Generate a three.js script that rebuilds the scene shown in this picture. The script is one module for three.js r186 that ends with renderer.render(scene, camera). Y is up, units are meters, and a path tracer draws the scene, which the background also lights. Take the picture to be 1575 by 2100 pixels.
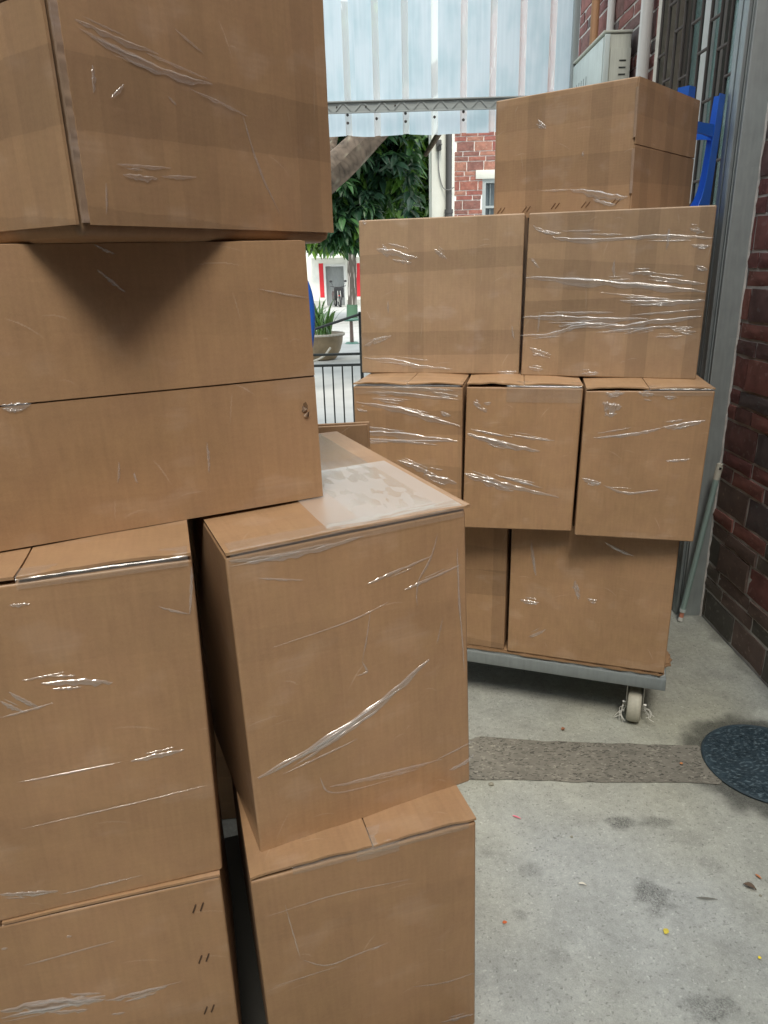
import * as THREE from 'three';
import { mergeGeometries, toCreasedNormals } from 'three/addons/utils/BufferGeometryUtils.js';
import { ImprovedNoise } from 'three/addons/math/ImprovedNoise.js';

// ---------- camera, sky, sun, exposure ----------
const scene = new THREE.Scene();
const camera = new THREE.PerspectiveCamera(71.78, 0.75, 0.02, 400);
camera.position.set(0, 1.5, 0);
camera.rotation.order = 'YXZ';
camera.rotation.set(-0.33475, 0, -0.02851);
scene.add(camera);

const SKYW = 128, SKYH = 64, skyData = new Float32Array(SKYW * SKYH * 4);
const sunDir = new THREE.Vector3(0.05, 1.28, 0.80).normalize();
for (let j = 0; j < SKYH; j++) for (let i = 0; i < SKYW; i++) {      // hazy overcast: even, a little brighter overhead
  const el = ((j + 0.5) / SKYH - 0.5) * Math.PI, k = (j * SKYW + i) * 4;
  const s = Math.max(0, Math.sin(el)), v = 0.70 + 0.60 * s;
  skyData[k] = v * 0.93; skyData[k + 1] = v * 0.99; skyData[k + 2] = v * 1.04; skyData[k + 3] = 1;
}
const sky = new THREE.DataTexture(skyData, SKYW, SKYH, THREE.RGBAFormat, THREE.FloatType);
sky.mapping = THREE.EquirectangularReflectionMapping; sky.magFilter = THREE.LinearFilter; sky.minFilter = THREE.LinearFilter; sky.needsUpdate = true;
scene.background = sky; scene.environment = sky;

const sun = new THREE.DirectionalLight(0xfff4e4, 1.5);
sun.position.copy(sunDir).multiplyScalar(40); sun.target.position.set(0, 0, -8);
sun.position.add(sun.target.position);
sun.castShadow = true; sun.shadow.radius = 34; sun.shadow.mapSize.set(2048, 2048);
Object.assign(sun.shadow.camera, { left: -25, right: 25, top: 35, bottom: -25, near: 1, far: 120 });
scene.add(sun, sun.target);

const renderer = new THREE.WebGLRenderer({ antialias: true });
renderer.toneMapping = THREE.LinearToneMapping;
renderer.toneMappingExposure = 1.95;
renderer.shadowMap.enabled = true;
renderer.setSize(768, 1024);
// ---------- carton sizes and places (metres), corner softness and film folds, measured on each face ----------
const BOX = {L7:{x:-0.6079,z:-1.1120,a:0.2680,w:0.400,d:0.270,h:0.500,y:0.645},L8:{x:-0.5779,z:-1.1820,a:0.2680,w:0.400,d:0.220,h:0.475,y:0.17},TB2:{x:0.6556,z:-2.0782,a:-0.3415,w:0.5087,d:0.45,h:0.482,y:0.222},TM2:{x:0.4183,z:-2.0801,a:-0.1951,w:0.3376,d:0.5,h:0.456,y:0.704},TM3:{x:0.7493,z:-1.9751,a:-0.226,w:0.3421,d:0.5,h:0.456,y:0.704},TM1:{x:0.0792,z:-2.1416,a:-0.215,w:0.3334,d:0.5,h:0.456,y:0.704},TU1:{x:0.1932,z:-2.3328,a:-0.2343,w:0.5151,d:0.42,h:0.474,y:1.16},TU2:{x:0.6897,z:-2.1691,a:-0.3171,w:0.5087,d:0.4,h:0.474,y:1.16},TT:{x:0.5814,z:-2.4443,a:-0.7175,w:0.4816,d:0.5,h:0.357,y:1.634},L2:{x:-0.4575,z:-0.9034,a:0.4468,w:0.7992,d:0.45,h:0.384,y:1.153},L1:{x:-0.197,z:-1.025,a:0.96,w:0.454,d:0.42,h:0.42,y:1.537},L3:{x:-0.4932,z:-0.7708,a:0.2683,w:0.4998,d:0.32,h:0.508,y:0.645},L4:{x:-0.0394,z:-0.9362,a:0.4134,w:0.3737,d:0.6,h:0.508,y:0.645},L5:{x:-0.0341,z:-0.8702,a:0.2932,w:0.3685,d:0.56,h:0.475,y:0.17},L6:{x:-0.5064,z:-0.7659,a:0.2543,w:0.5003,d:0.4,h:0.475,y:0.17},TB1:{x:0.1687,z:-2.2565,a:-0.3415,w:0.5,d:0.45,h:0.482,y:0.222},TR1:{x:0.8318,z:-2.5143,a:-0.3415,w:0.5,d:0.55,h:0.482,y:0.222},TR2:{x:0.8238,z:-2.5777,a:-0.3171,w:0.48,d:0.58,h:0.456,y:0.704},TR3:{x:0.8238,z:-2.5777,a:-0.3171,w:0.5,d:0.6,h:0.474,y:1.16}};
const SOFT = {TB2:{FBL:[-0.0013,0.0004],FBR:[0.0008,-0.0]},TM2:{FTL:[0.0041,-0.001],FTR:[0.0037,-0.0043],FBR:[-0.0042,0.0019],FBL:[-0.0046,0.0005]},TM3:{FTL:[0.0027,-0.0058],FTR:[0.0037,-0.0027],FBR:[-0.0044,-0.0002],FBL:[-0.0029,0.0021]},TM1:{FTL:[0.0,0.0],FTR:[0.003,-0.001]},TU1:{FTL:[0.0033,0.0022],FTR:[0.0008,0.0024],FBR:[-0.001,0.0008],FBL:[-0.0038,0.0026]},TU2:{FTL:[0.0031,0.0006],FTR:[0.0012,-0.0015],FBR:[-0.0012,-0.0024],FBL:[-0.0039,0.0011]},TT:{FTL:[0.0011,0.0039],FTR:[-0.0057,-0.0024]},L2:{FTR:[-0.0023,0.0006],FBR:[0.0027,0.0016]},L1:{},L3:{FTR:[0.0051,0.0054],FBR:[-0.0072,-0.0018]},L4:{FTL:[-0.0005,-0.0037],FTR:[-0.0094,0.003],FBL:[0.0049,-0.0036],FBR:[0.0069,-0.0021]},L5:{FTL:[-0.0047,0.0001],FTR:[-0.0065,0.0011]},L6:{FTR:[0.0027,-0.0025]}};
const FOLDS = {
TU2:[[3.4,[[-0.241,0.439],[-0.205,0.424],[-0.158,0.416]]],[4.2,[[-0.182,0.407],[-0.126,0.4],[-0.008,0.396],[0.066,0.399]]],[4.2,[[0.019,0.399],[0.125,0.401],[0.254,0.391]]],[3.4,[[0.191,0.417],[0.23,0.406]]],[3.4,[[0.2,0.373],[0.25,0.37]]],[6.8,[[-0.254,0.295],[-0.141,0.288],[0.001,0.277],[0.138,0.264],[0.251,0.247]]],[3.4,[[0.037,0.301],[0.08,0.305],[0.124,0.299]]],[4.2,[[0.095,0.293],[0.169,0.282],[0.248,0.27]]],[2.5,[[-0.017,0.283],[0.045,0.286]]],[5.1,[[0.022,0.226],[0.142,0.223],[0.253,0.225]]],[2.5,[[0.109,0.216],[0.162,0.219]]],[5.1,[[-0.257,0.178],[-0.171,0.181],[-0.062,0.177],[0.106,0.173]]],[4.2,[[-0.262,0.124],[-0.169,0.13],[-0.097,0.154],[-0.004,0.16]]],[5.9,[[-0.061,0.152],[0.045,0.155],[0.113,0.168],[0.249,0.181]]],[2.5,[[0.149,0.152],[0.232,0.15]]],[3.4,[[0.173,0.144],[0.24,0.139]]],[2.5,[[0.131,0.123],[0.208,0.127]]],[4.2,[[-0.231,0.087],[-0.166,0.067]]],[2.5,[[-0.222,0.064],[-0.196,0.07]]],[3.4,[[-0.232,0.028],[-0.186,0.021]]],[3.4,[[-0.07,0.011],[-0.022,0.016]]],[3.4,[[0.22,0.32],[0.251,0.308]]],[2.5,[[-0.241,0.348],[-0.214,0.321]]],[1.7,[[-0.209,0.193],[-0.21,0.13]]],[2.5,[[-0.003,0.333],[0.003,0.292]]],[2.5,[[0.135,0.362],[0.136,0.418]]],[3.4,[[-0.148,0.151],[-0.09,0.161],[-0.018,0.163]]],[2.5,[[0.04,0.13],[0.108,0.148],[0.168,0.155]]]],
TU1:[[7.0,[[-0.2,0.386],[-0.145,0.38],[-0.07,0.359]]],[2.6,[[-0.18,0.401],[-0.164,0.385]]],[3.5,[[-0.015,0.384],[0.024,0.354]]],[5.2,[[-0.249,0.051],[-0.127,0.042],[-0.053,0.025],[0.045,0.016]]],[4.4,[[-0.25,0.09],[-0.201,0.111],[-0.155,0.123]]],[3.5,[[0.188,0.008],[0.251,0.01]]],[2.6,[[-0.245,0.474],[-0.23,0.464]]],[1.7,[[-0.164,0.232],[-0.163,0.193]]],[2.6,[[0.231,0.151],[0.24,0.109]]]],
TM1:[[3.2,[[-0.126,0.433],[-0.011,0.43],[0.155,0.413]]],[5.6,[[-0.159,0.402],[-0.035,0.385],[0.064,0.359],[0.159,0.333]]],[3.2,[[-0.108,0.414],[-0.011,0.406]]],[4.0,[[0.072,0.436],[0.154,0.424]]],[3.2,[[-0.158,0.381],[-0.125,0.373]]],[4.0,[[0.102,0.376],[0.132,0.364]]],[6.4,[[-0.161,0.309],[-0.013,0.304],[0.152,0.286]]],[3.2,[[-0.162,0.289],[-0.014,0.283],[0.133,0.286]]],[2.4,[[-0.163,0.273],[-0.053,0.279]]],[6.4,[[0.055,0.175],[0.102,0.167],[0.153,0.152]]],[3.2,[[-0.11,0.448],[0.012,0.447],[0.14,0.44]]],[1.6,[[0.06,0.203],[0.047,0.166]]],[4.8,[[-0.034,0.22],[0.024,0.202],[0.102,0.168]]]],
TM2:[[6.4,[[-0.161,0.308],[-0.063,0.284],[0.056,0.258]]],[4.0,[[-0.161,0.305],[-0.077,0.286],[-0.018,0.262]]],[5.6,[[-0.166,0.183],[-0.09,0.166],[-0.014,0.145],[0.123,0.113]]],[4.8,[[-0.166,0.179],[-0.089,0.154],[-0.013,0.127]]],[3.2,[[-0.146,0.407],[-0.124,0.395]]],[2.4,[[-0.117,0.401],[-0.095,0.405]]],[2.4,[[-0.033,0.172],[0.046,0.158]]],[2.4,[[-0.034,0.308],[0.083,0.292]]],[2.4,[[-0.139,0.393],[-0.102,0.375]]],[1.6,[[0.025,0.305],[0.098,0.291]]]],
TM3:[[9.5,[[-0.123,0.415],[-0.097,0.41],[-0.071,0.404]]],[4.8,[[0.043,0.345],[0.101,0.357],[0.156,0.368]]],[3.2,[[-0.138,0.312],[-0.016,0.329],[0.043,0.345]]],[4.8,[[-0.161,0.186],[-0.136,0.181],[-0.107,0.173]]],[3.2,[[-0.106,0.442],[-0.066,0.444]]],[4.0,[[-0.029,0.445],[0.014,0.44]]],[3.2,[[0.041,0.434],[0.073,0.433]]],[2.4,[[0.065,0.248],[0.131,0.254]]],[1.6,[[-0.114,0.374],[-0.11,0.403]]],[2.4,[[-0.099,0.167],[-0.035,0.147],[0.054,0.158]]]],
TB2:[[4.8,[[-0.216,0.203],[-0.156,0.202]]],[4.8,[[-0.043,0.297],[-0.024,0.238]]],[3.2,[[-0.001,0.236],[0.03,0.236]]],[3.2,[[-0.183,0.069],[-0.127,0.106]]],[3.2,[[-0.189,0.418],[-0.168,0.299]]],[3.2,[[0.038,0.441],[0.128,0.401]]]],
TT:[[6.7,[[0.043,0.077],[0.119,0.063],[0.187,0.048],[0.228,0.04]]],[2.4,[[-0.082,0.285],[-0.05,0.261]]],[2.4,[[-0.086,0.273],[-0.05,0.257]]],[1.8,[[0.079,0.179],[0.081,0.164]]],[1.8,[[-0.058,0.08],[0.043,0.076]]]],
L4:[[3.7,[[-0.182,0.497],[-0.129,0.492],[-0.074,0.489],[0.014,0.494]]],[6.4,[[-0.177,0.144],[-0.079,0.178],[0.024,0.217],[0.112,0.267]]],[3.0,[[-0.15,0.15],[-0.059,0.181],[0.011,0.212]]],[1.9,[[0.015,0.419],[0.054,0.428],[0.123,0.44]]],[1.9,[[0.075,0.396],[0.102,0.402],[0.176,0.415]]],[2.6,[[0.145,0.042],[0.178,0.048],[0.194,0.056]]],[1.1,[[0.122,0.072],[0.193,0.084]]],[1.1,[[-0.14,0.139],[-0.018,0.163]]],[0.7,[[-0.137,0.355],[-0.011,0.369],[0.049,0.383]]],[0.7,[[-0.002,0.297],[0.008,0.336],[0.017,0.375]]],[0.7,[[0.14,0.333],[0.127,0.289]]],[1.1,[[0.096,0.365],[0.098,0.401],[0.123,0.44],[0.136,0.473]]],[1.1,[[-0.083,0.112],[-0.069,0.079],[0.04,0.062]]],[3.0,[[-0.068,0.088],[0.019,0.08],[0.131,0.069]]],[1.1,[[-0.145,0.464],[-0.081,0.447]]],[1.5,[[0.17,0.443],[0.173,0.338],[0.179,0.226]]],[1.1,[[-0.011,0.274],[0.005,0.278],[-0.002,0.297]]]],
L4T:[[1.5,[[0.054,-0.285],[0.097,-0.29],[0.187,-0.274]]],[1.0,[[0.049,-0.272],[0.092,-0.28]]],[1.0,[[0.107,-0.078],[0.133,-0.08]]],[1.0,[[0.117,-0.067],[0.135,-0.064]]],[0.7,[[0.065,-0.111],[0.103,-0.11]]],[0.7,[[0.06,-0.101],[0.091,-0.1]]],[0.7,[[0.054,-0.095],[0.084,-0.094]]],[0.9,[[0.038,-0.22],[0.091,-0.224]]]],
L5:[[1.1,[[-0.118,0.288],[-0.083,0.263],[-0.034,0.265],[0.025,0.269]]],[0.7,[[-0.137,0.412],[-0.122,0.294]]],[2.8,[[0.116,0.039],[0.183,0.032]]],[1.1,[[0.066,0.151],[0.121,0.137],[0.185,0.134]]],[0.7,[[-0.168,0.396],[-0.052,0.402],[0.07,0.39]]],[0.7,[[-0.168,0.249],[-0.059,0.253]]],[1.1,[[-0.005,0.264],[0.012,0.268]]]],
L3:[[3.3,[[0.052,0.365],[0.104,0.358],[0.135,0.348]]],[2.2,[[0.002,0.35],[0.026,0.329]]],[2.2,[[0.014,0.36],[0.044,0.332]]],[2.6,[[0.143,0.225],[0.178,0.226],[0.214,0.225]]],[1.8,[[0.034,0.476],[0.056,0.474]]],[3.3,[[-0.054,0.051],[0.021,0.034]]],[1.1,[[0.023,0.026],[0.136,0.027]]],[1.1,[[-0.003,0.326],[0.062,0.334]]],[1.1,[[0.002,0.226],[0.13,0.226]]],[0.7,[[-0.006,0.152],[0.237,0.158]]],[1.1,[[0.203,0.444],[0.24,0.427]]],[1.5,[[0.248,0.492],[0.24,0.427]]],[1.1,[[0.031,0.373],[0.08,0.375]]]],
L6:[[8.1,[[-0.079,0.318],[-0.04,0.316],[0.009,0.307],[0.062,0.294]]],[4.4,[[-0.013,0.315],[0.028,0.297],[0.062,0.289]]],[3.7,[[0.061,0.285],[0.103,0.284],[0.15,0.28]]],[1.8,[[0.065,0.256],[0.085,0.252]]],[1.5,[[0.028,0.427],[0.035,0.425]]],[1.5,[[-0.058,0.431],[-0.049,0.43]]],[1.1,[[-0.033,0.392],[0.091,0.397]]],[3.3,[[-0.081,0.304],[-0.029,0.301],[0.017,0.294]]],[0.7,[[0.107,0.285],[0.172,0.282]]]],
L1:[[2.3,[[-0.194,0.214],[-0.149,0.207],[-0.091,0.201]]],[3.4,[[-0.178,0.202],[-0.123,0.192],[-0.067,0.184],[-0.011,0.183]]],[1.5,[[-0.19,0.206],[-0.145,0.197],[-0.099,0.19]]],[1.5,[[-0.163,0.146],[-0.144,0.162]]],[2.3,[[-0.16,0.07],[-0.112,0.069]]],[1.5,[[-0.105,0.072],[-0.052,0.075]]],[1.5,[[-0.166,0.08],[-0.09,0.082]]],[1.5,[[-0.181,0.174],[-0.184,0.148]]],[1.1,[[-0.063,0.232],[-0.021,0.215]]],[1.5,[[0.039,0.155],[0.065,0.093],[0.1,0.038]]],[1.1,[[-0.184,0.059],[-0.189,0.027]]],[1.1,[[-0.084,0.16],[-0.072,0.152]]],[1.5,[[-0.049,0.172],[0.001,0.165],[0.048,0.156]]]],
L2:[[1.4,[[0.116,0.382],[0.14,0.37]]],[1.8,[[0.115,0.352],[0.13,0.339],[0.145,0.323]]],[0.7,[[0.321,0.321],[0.396,0.305]]],[3.2,[[-0.025,0.193],[0.01,0.192]]],[1.1,[[0.103,0.101],[0.097,0.071]]],[1.4,[[0.225,0.113],[0.223,0.067]]],[1.1,[[0.121,0.083],[0.123,0.067]]]]
};
// ---------- helpers ----------
let seedState = 1;
const reseed = s => { seedState = (s * 2654435761) >>> 0 || 1; };
function rnd() { seedState = (seedState + 0x6D2B79F5) >>> 0; let t = seedState; t = Math.imul(t ^ (t >>> 15), t | 1); t ^= t + Math.imul(t ^ (t >>> 7), t | 61); return ((t ^ (t >>> 14)) >>> 0) / 4294967296; }
const rr = (a, b) => a + (b - a) * rnd();
const perlin = new ImprovedNoise();
const noise = (x, y, z = 0) => perlin.noise(x, y, z);
const fbm = (x, y, z, o = 4) => { let s = 0, a = 0.5; for (let i = 0; i < o; i++) { s += a * noise(x, y, z + i * 7.3); x *= 2.03; y *= 2.03; a *= 0.5; } return s; };
const clamp = (x, a, b) => Math.min(b, Math.max(a, x));
const sstep = (a, b, x) => { const t = clamp((x - a) / (b - a), 0, 1); return t * t * (3 - 2 * t); };
const V = (x, y, z) => new THREE.Vector3(x, y, z);
const used = {};
const numbered = n => { const k = used[n] = (used[n] ?? -1) + 1; return k ? `${n}_${String(k).padStart(3, '0')}` : n; };
function mesh(name, geo, mat, parent) { const m = new THREE.Mesh(geo, mat); m.name = parent ? name : numbered(name); m.castShadow = m.receiveShadow = true; (parent || scene).add(m); return m; }
function tag(o, label, category, group) { o.userData.label = label; o.userData.category = category; if (group) o.userData.group = group; return o; }
function structure(o) { o.userData.kind = 'structure'; return o; }
function thing(name, label, category, pos = [0, 0, 0], turn = 0, group) { const g = new THREE.Group(); g.name = numbered(name); g.position.set(...pos); g.rotation.y = turn; scene.add(g); return tag(g, label, category, group); }
const box = (x0, x1, y0, y1, z0, z1) => { const g = new THREE.BoxGeometry(x1 - x0, y1 - y0, z1 - z0); g.translate((x0 + x1) / 2, (y0 + y1) / 2, (z0 + z1) / 2); return g; };
// box with chamfered edges, flat shaded with creases
function cbox(x0, x1, y0, y1, z0, z1, c = 0.003) {
  const g = new THREE.BoxGeometry(x1 - x0, y1 - y0, z1 - z0, 3, 3, 3), p = g.attributes.position, h = [(x1 - x0) / 2, (y1 - y0) / 2, (z1 - z0) / 2];
  c = Math.min(c, h[0] * 0.45, h[1] * 0.45, h[2] * 0.45);
  for (let i = 0; i < p.count; i++) {
    const q = [p.getX(i), p.getY(i), p.getZ(i)].map((v, k) => Math.abs(Math.abs(v) - h[k]) < 1e-6 ? v : Math.sign(v) * (h[k] - c));
    const on = q.map((v, k) => Math.abs(Math.abs(v) - h[k]) < 1e-6), n = on[0] + on[1] + on[2];
    const r = q.map((v, k) => on[k] && n > 1 ? Math.sign(v) * (h[k] - c * 0.3) : v);
    p.setXYZ(i, r[0] + (x0 + x1) / 2, r[1] + (y0 + y1) / 2, r[2] + (z0 + z1) / 2);
  }
  g.computeVertexNormals(); return toCreasedNormals(g, 0.5);
}
const cyl = (r0, r1, a, b, seg = 14) => { const d = new THREE.Vector3().subVectors(b, a), g = new THREE.CylinderGeometry(r1, r0, d.length(), seg, 1); g.translate(0, d.length() / 2, 0); g.applyQuaternion(new THREE.Quaternion().setFromUnitVectors(V(0, 1, 0), d.clone().normalize())); g.translate(a.x, a.y, a.z); return g; };
const tube = (pts, r, n = 24, seg = 8) => new THREE.TubeGeometry(new THREE.CatmullRomCurve3(pts.map(p => Array.isArray(p) ? V(...p) : p)), n, r, seg, false);
const flat = gs => mergeGeometries(gs.map(g => { const q = g.index ? g.toNonIndexed() : g; for (const k of Object.keys(q.attributes)) if (!['position', 'normal', 'uv'].includes(k)) q.deleteAttribute(k); return q; }));
// uv in metres from the dominant normal
function metreUV(g, s = 1, ox = 0, oy = 0) {
  if (g.index) g = g.toNonIndexed(); const p = g.attributes.position, n = g.attributes.normal, uv = new Float32Array(p.count * 2);
  for (let i = 0; i < p.count; i++) { const ax = Math.abs(n.getX(i)), ay = Math.abs(n.getY(i)), az = Math.abs(n.getZ(i));
    let u, v; if (ay >= ax && ay >= az) { u = p.getX(i); v = p.getZ(i); } else if (ax >= az) { u = p.getZ(i); v = p.getY(i); } else { u = p.getX(i); v = p.getY(i); }
    uv[2 * i] = u / s + ox; uv[2 * i + 1] = v / s + oy; }
  g.setAttribute('uv', new THREE.BufferAttribute(uv, 2)); return g;
}
function tex(w, h, fn, srgb = true, wrap = true) {
  const d = new Uint8Array(w * h * 4), o = [0, 0, 0];
  for (let j = 0; j < h; j++) for (let i = 0; i < w; i++) { fn(i / w, j / h, o); const k = (j * w + i) * 4;
    for (let c = 0; c < 3; c++) { let v = clamp(o[c], 0, 1); if (srgb) v = v <= 0.0031308 ? 12.92 * v : 1.055 * Math.pow(v, 1 / 2.4) - 0.055; d[k + c] = Math.round(v * 255); } d[k + 3] = 255; }
  const t = new THREE.DataTexture(d, w, h); t.magFilter = THREE.LinearFilter; t.minFilter = THREE.LinearMipmapLinearFilter; t.generateMipmaps = true;
  if (srgb) t.colorSpace = THREE.SRGBColorSpace; if (wrap) t.wrapS = t.wrapT = THREE.RepeatWrapping; t.needsUpdate = true; return t;
}
const lin = (r, g, b) => new THREE.Color().setRGB(r, g, b);
const std = o => new THREE.MeshStandardMaterial(o), phy = o => new THREE.MeshPhysicalMaterial(o);
// tileable speckle / noise tables
function table(n, f) { const a = new Float32Array(n * n); for (let j = 0; j < n; j++) for (let i = 0; i < n; i++) a[j * n + i] = f(i / n, j / n); return (u, v) => a[(((Math.floor(v * n) % n) + n) % n) * n + (((Math.floor(u * n) % n) + n) % n)]; }

// ---------- materials ----------
reseed(11);
const KSIZE = 1.3;                                        // metres covered by one kraft texture
function kraftTexture(seed, contrast, flute) {
  reseed(seed);
  const vb = [], hb = [];
  for (let x = rr(-0.05, 0.06); x < KSIZE; x += rr(0.10, 0.24)) vb.push([x, x + rr(0.04, 0.085), rr(0.35, 1.1)]);
  for (let y = rr(-0.05, 0.05); y < KSIZE + 0.2; y += rr(0.10, 0.26)) hb.push([y, y + rr(0.05, 0.10), rr(0.3, 1.0), rr(-0.06, 0.13)]);
  const fine = new Float32Array(512 * 512).map(() => rnd());
  const sc = []; for (let i = 0; i < 90; i++) sc.push([rr(0, KSIZE), rr(0, KSIZE), rr(0.01, 0.07), rr(-0.6, 0.6) + (rnd() < 0.4 ? 1.5 : 0), rr(0.3, 1)]);
  const N = 1024, mark = new Float32Array(N * N);
  for (const [x, y, l, a, s] of sc) { const n = Math.ceil(l / KSIZE * N * 1.5); for (let i = 0; i < n; i++) { const t = i / n, px = Math.floor((x + Math.cos(a) * l * t) / KSIZE * N), py = Math.floor((y + Math.sin(a) * l * t + 0.004 * Math.sin(t * 3)) / KSIZE * N); if (px >= 0 && py >= 0 && px < N && py < N) mark[py * N + px] = s * Math.sin(Math.PI * t); } }
  return tex(N, N, (u, v, o) => {
    const x = u * KSIZE, y = v * KSIZE; let k = 1;
    for (const [a, b, s] of vb) if (x > a + 0.002 * noise(y * 9, a * 31) && x < b) k *= 1 - contrast * s;
    for (const [a, b, s, sl] of hb) { const yy = y + sl * x * 0.8; if (yy > a && yy < b + 0.002 * noise(x * 11, b * 17)) k *= 1 - contrast * s; }
    const f1 = fine[(Math.floor(v * 1021) % 512) * 512 + Math.floor(u * 1021) % 512], f2 = noise(x * 140, y * 26, seed) * 0.6 + noise(x * 60, y * 160, seed + 3) * 0.4;
    const m = fbm(x * 5, y * 5, seed * 1.7, 4), m2 = noise(x * 26, y * 22, seed + 9);
    const fl = flute * Math.sin(y * 2 * Math.PI / 0.0075 + noise(x * 3, y * 3) * 2);
    const rub = sstep(0.10, 0.34, fbm(x * 9 + seed, y * 13, seed + 5, 4)) * (0.4 + 0.6 * Math.abs(noise(x * 7, y * 150, seed))) * 0.055, strk = noise(x * 210, y * 7, seed + 2);
    let s = k * (1 + 0.09 * (f1 - 0.5) + 0.10 * f2 + 0.20 * m + 0.05 * m2 + 0.05 * strk + fl);
    const w = mark[Math.floor(v * N) * N + Math.floor(u * N)] * 0.12 + rub;
    o[0] = 0.362 * s + w; o[1] = 0.219 * s * (1 + 0.02 * m2) + w; o[2] = 0.114 * s * (1 + 0.06 * m) + w;
  });
}
const kraftMaps = [kraftTexture(3, 0.20, 0.006), kraftTexture(7, 0.20, 0.008), kraftTexture(13, 0.05, 0.004), kraftTexture(19, 0.05, 0.005), kraftTexture(29, 0.19, 0.016)];
const filmBump = tex(1024, 1024, (u, v, o) => {                 // fine sag and tension lines of stretch film, with paper grain
  const x = u * KSIZE, y = v * KSIZE, st = Math.pow(Math.abs(noise(x * 5 + y * 3, y * 55 - x * 6, 2)), 0.6);
  const b = 0.5 + 0.22 * fbm(x * 6, y * 5, 4, 3) + 0.03 * st + 0.045 * noise(x * 190, y * 150, 8) + 0.02 * (rnd() - 0.5);
  o[0] = o[1] = o[2] = b;
}, false);
const kraftMats = {};
function kraft(k, tint = 1, coat = 0.35, rough = 0.34, grey = 0) {             // grey: paler tint, painting film haze and reflection into the board colour
  const key = [k, tint, coat, rough, grey].join(); if (kraftMats[key]) return kraftMats[key];
  return kraftMats[key] = phy({ map: kraftMaps[k], bumpMap: filmBump, bumpScale: 0.0017, color: lin(tint, tint * (1 + 0.17 * grey), tint * (1 + 0.42 * grey)), roughness: 0.72, clearcoat: coat, clearcoatRoughness: rough });
}
const rawEdge = std({ map: kraftMaps[2], color: lin(0.85, 1.0, 1.35), roughness: 0.95 });
const film = phy({ color: lin(0.97, 0.98, 0.99), transmission: 0.86, roughness: 0.14, ior: 2.0, thickness: 0, specularIntensity: 1 });
const glareFilm = phy({ color: lin(0.97, 0.97, 0.96), transmission: 0.86, roughness: 0.34, ior: 1.6, thickness: 0 });  // wrap film made whitish, so its glare is painted into the colour
const tapeMat = phy({ color: lin(0.96, 0.95, 0.92), transmission: 0.93, roughness: 0.12, ior: 1.55, thickness: 0 });
const steelNoise = tex(512, 512, (u, v, o) => { const f = 0.86 + 0.16 * fbm(u * 9, v * 9, 2, 4) + 0.08 * noise(u * 60, v * 7, 3) + 0.05 * (rnd() - 0.5); o[0] = f; o[1] = f; o[2] = f; });
const greySteel = std({ map: steelNoise, color: lin(0.30, 0.34, 0.345), roughness: 0.5, metalness: 0.35 });
const palePaint = std({ map: steelNoise, color: lin(0.36, 0.40, 0.40), roughness: 0.55 });
const darkSteel = std({ color: lin(0.02, 0.025, 0.024), roughness: 0.6, metalness: 0.2 });
const zinc = std({ map: steelNoise, color: lin(0.5, 0.5, 0.46), roughness: 0.38, metalness: 0.7 });
const nylon = std({ map: steelNoise, color: lin(0.5, 0.49, 0.40), roughness: 0.6 });
const bluePlastic = phy({ color: lin(0.012, 0.11, 0.52), roughness: 0.36, clearcoat: 0.25, clearcoatRoughness: 0.4 });
const whiteTrim = std({ map: steelNoise, color: lin(0.72, 0.74, 0.72), roughness: 0.65 });
// ---------- ground ----------
const fineN = (() => { reseed(5); const a = new Float32Array(1024 * 1024).map(() => rnd()); return (i, j) => a[((j & 1023) << 10) + (i & 1023)]; })();
// alley slab texture: 4 m x 4 m, x -2.61..1.39, z -3.6..0.4, with the stains the concrete has
const stains = [[0.641, -1.59, 0.042, 0.026, 0.75], [0.74, -1.587, 0.05, 0.02, 0.55], [0.642, -1.341, 0.045, 0.05, 0.7], [0.654, -1.065, 0.06, 0.03, 0.6], [0.352, -1.434, 0.03, 0.025, 0.35], [0.30, -1.30, 0.018, 0.015, 0.4], [0.88, -1.18, 0.03, 0.03, 0.4], [0.83, -1.44, 0.035, 0.03, 0.3], [0.25, -1.5, 0.02, 0.02, 0.3], [0.55, -1.60, 0.05, 0.03, 0.2], [0.37, -1.19, 0.025, 0.02, 0.3], [0.5, -1.0, 0.05, 0.03, 0.3], [0.8, -1.53, 0.07, 0.03, 0.25]];
const AW = 4, AX = -2.61, AZ = -3.6, TN = 2048;
reseed(77);
const flecks = new Float32Array(TN * TN);
for (let i = 0; i < 90000; i++) { const x = Math.floor(rnd() * TN), y = Math.floor(rnd() * TN), a = rr(0, 3.14), l = rr(1, 3.5), big = rnd() < 0.12 ? 1.6 : 0.6, s = (rnd() < 0.6 ? -1 : 0.9) * rr(0.2, 0.85); for (let t = 0; t < l; t += 0.7) for (let q = 0; q < big; q++) { const px = Math.floor(x + Math.cos(a) * t) & 2047, py = Math.floor(y + q + Math.sin(a) * t) & 2047; flecks[py * TN + px] = s; } }
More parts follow.
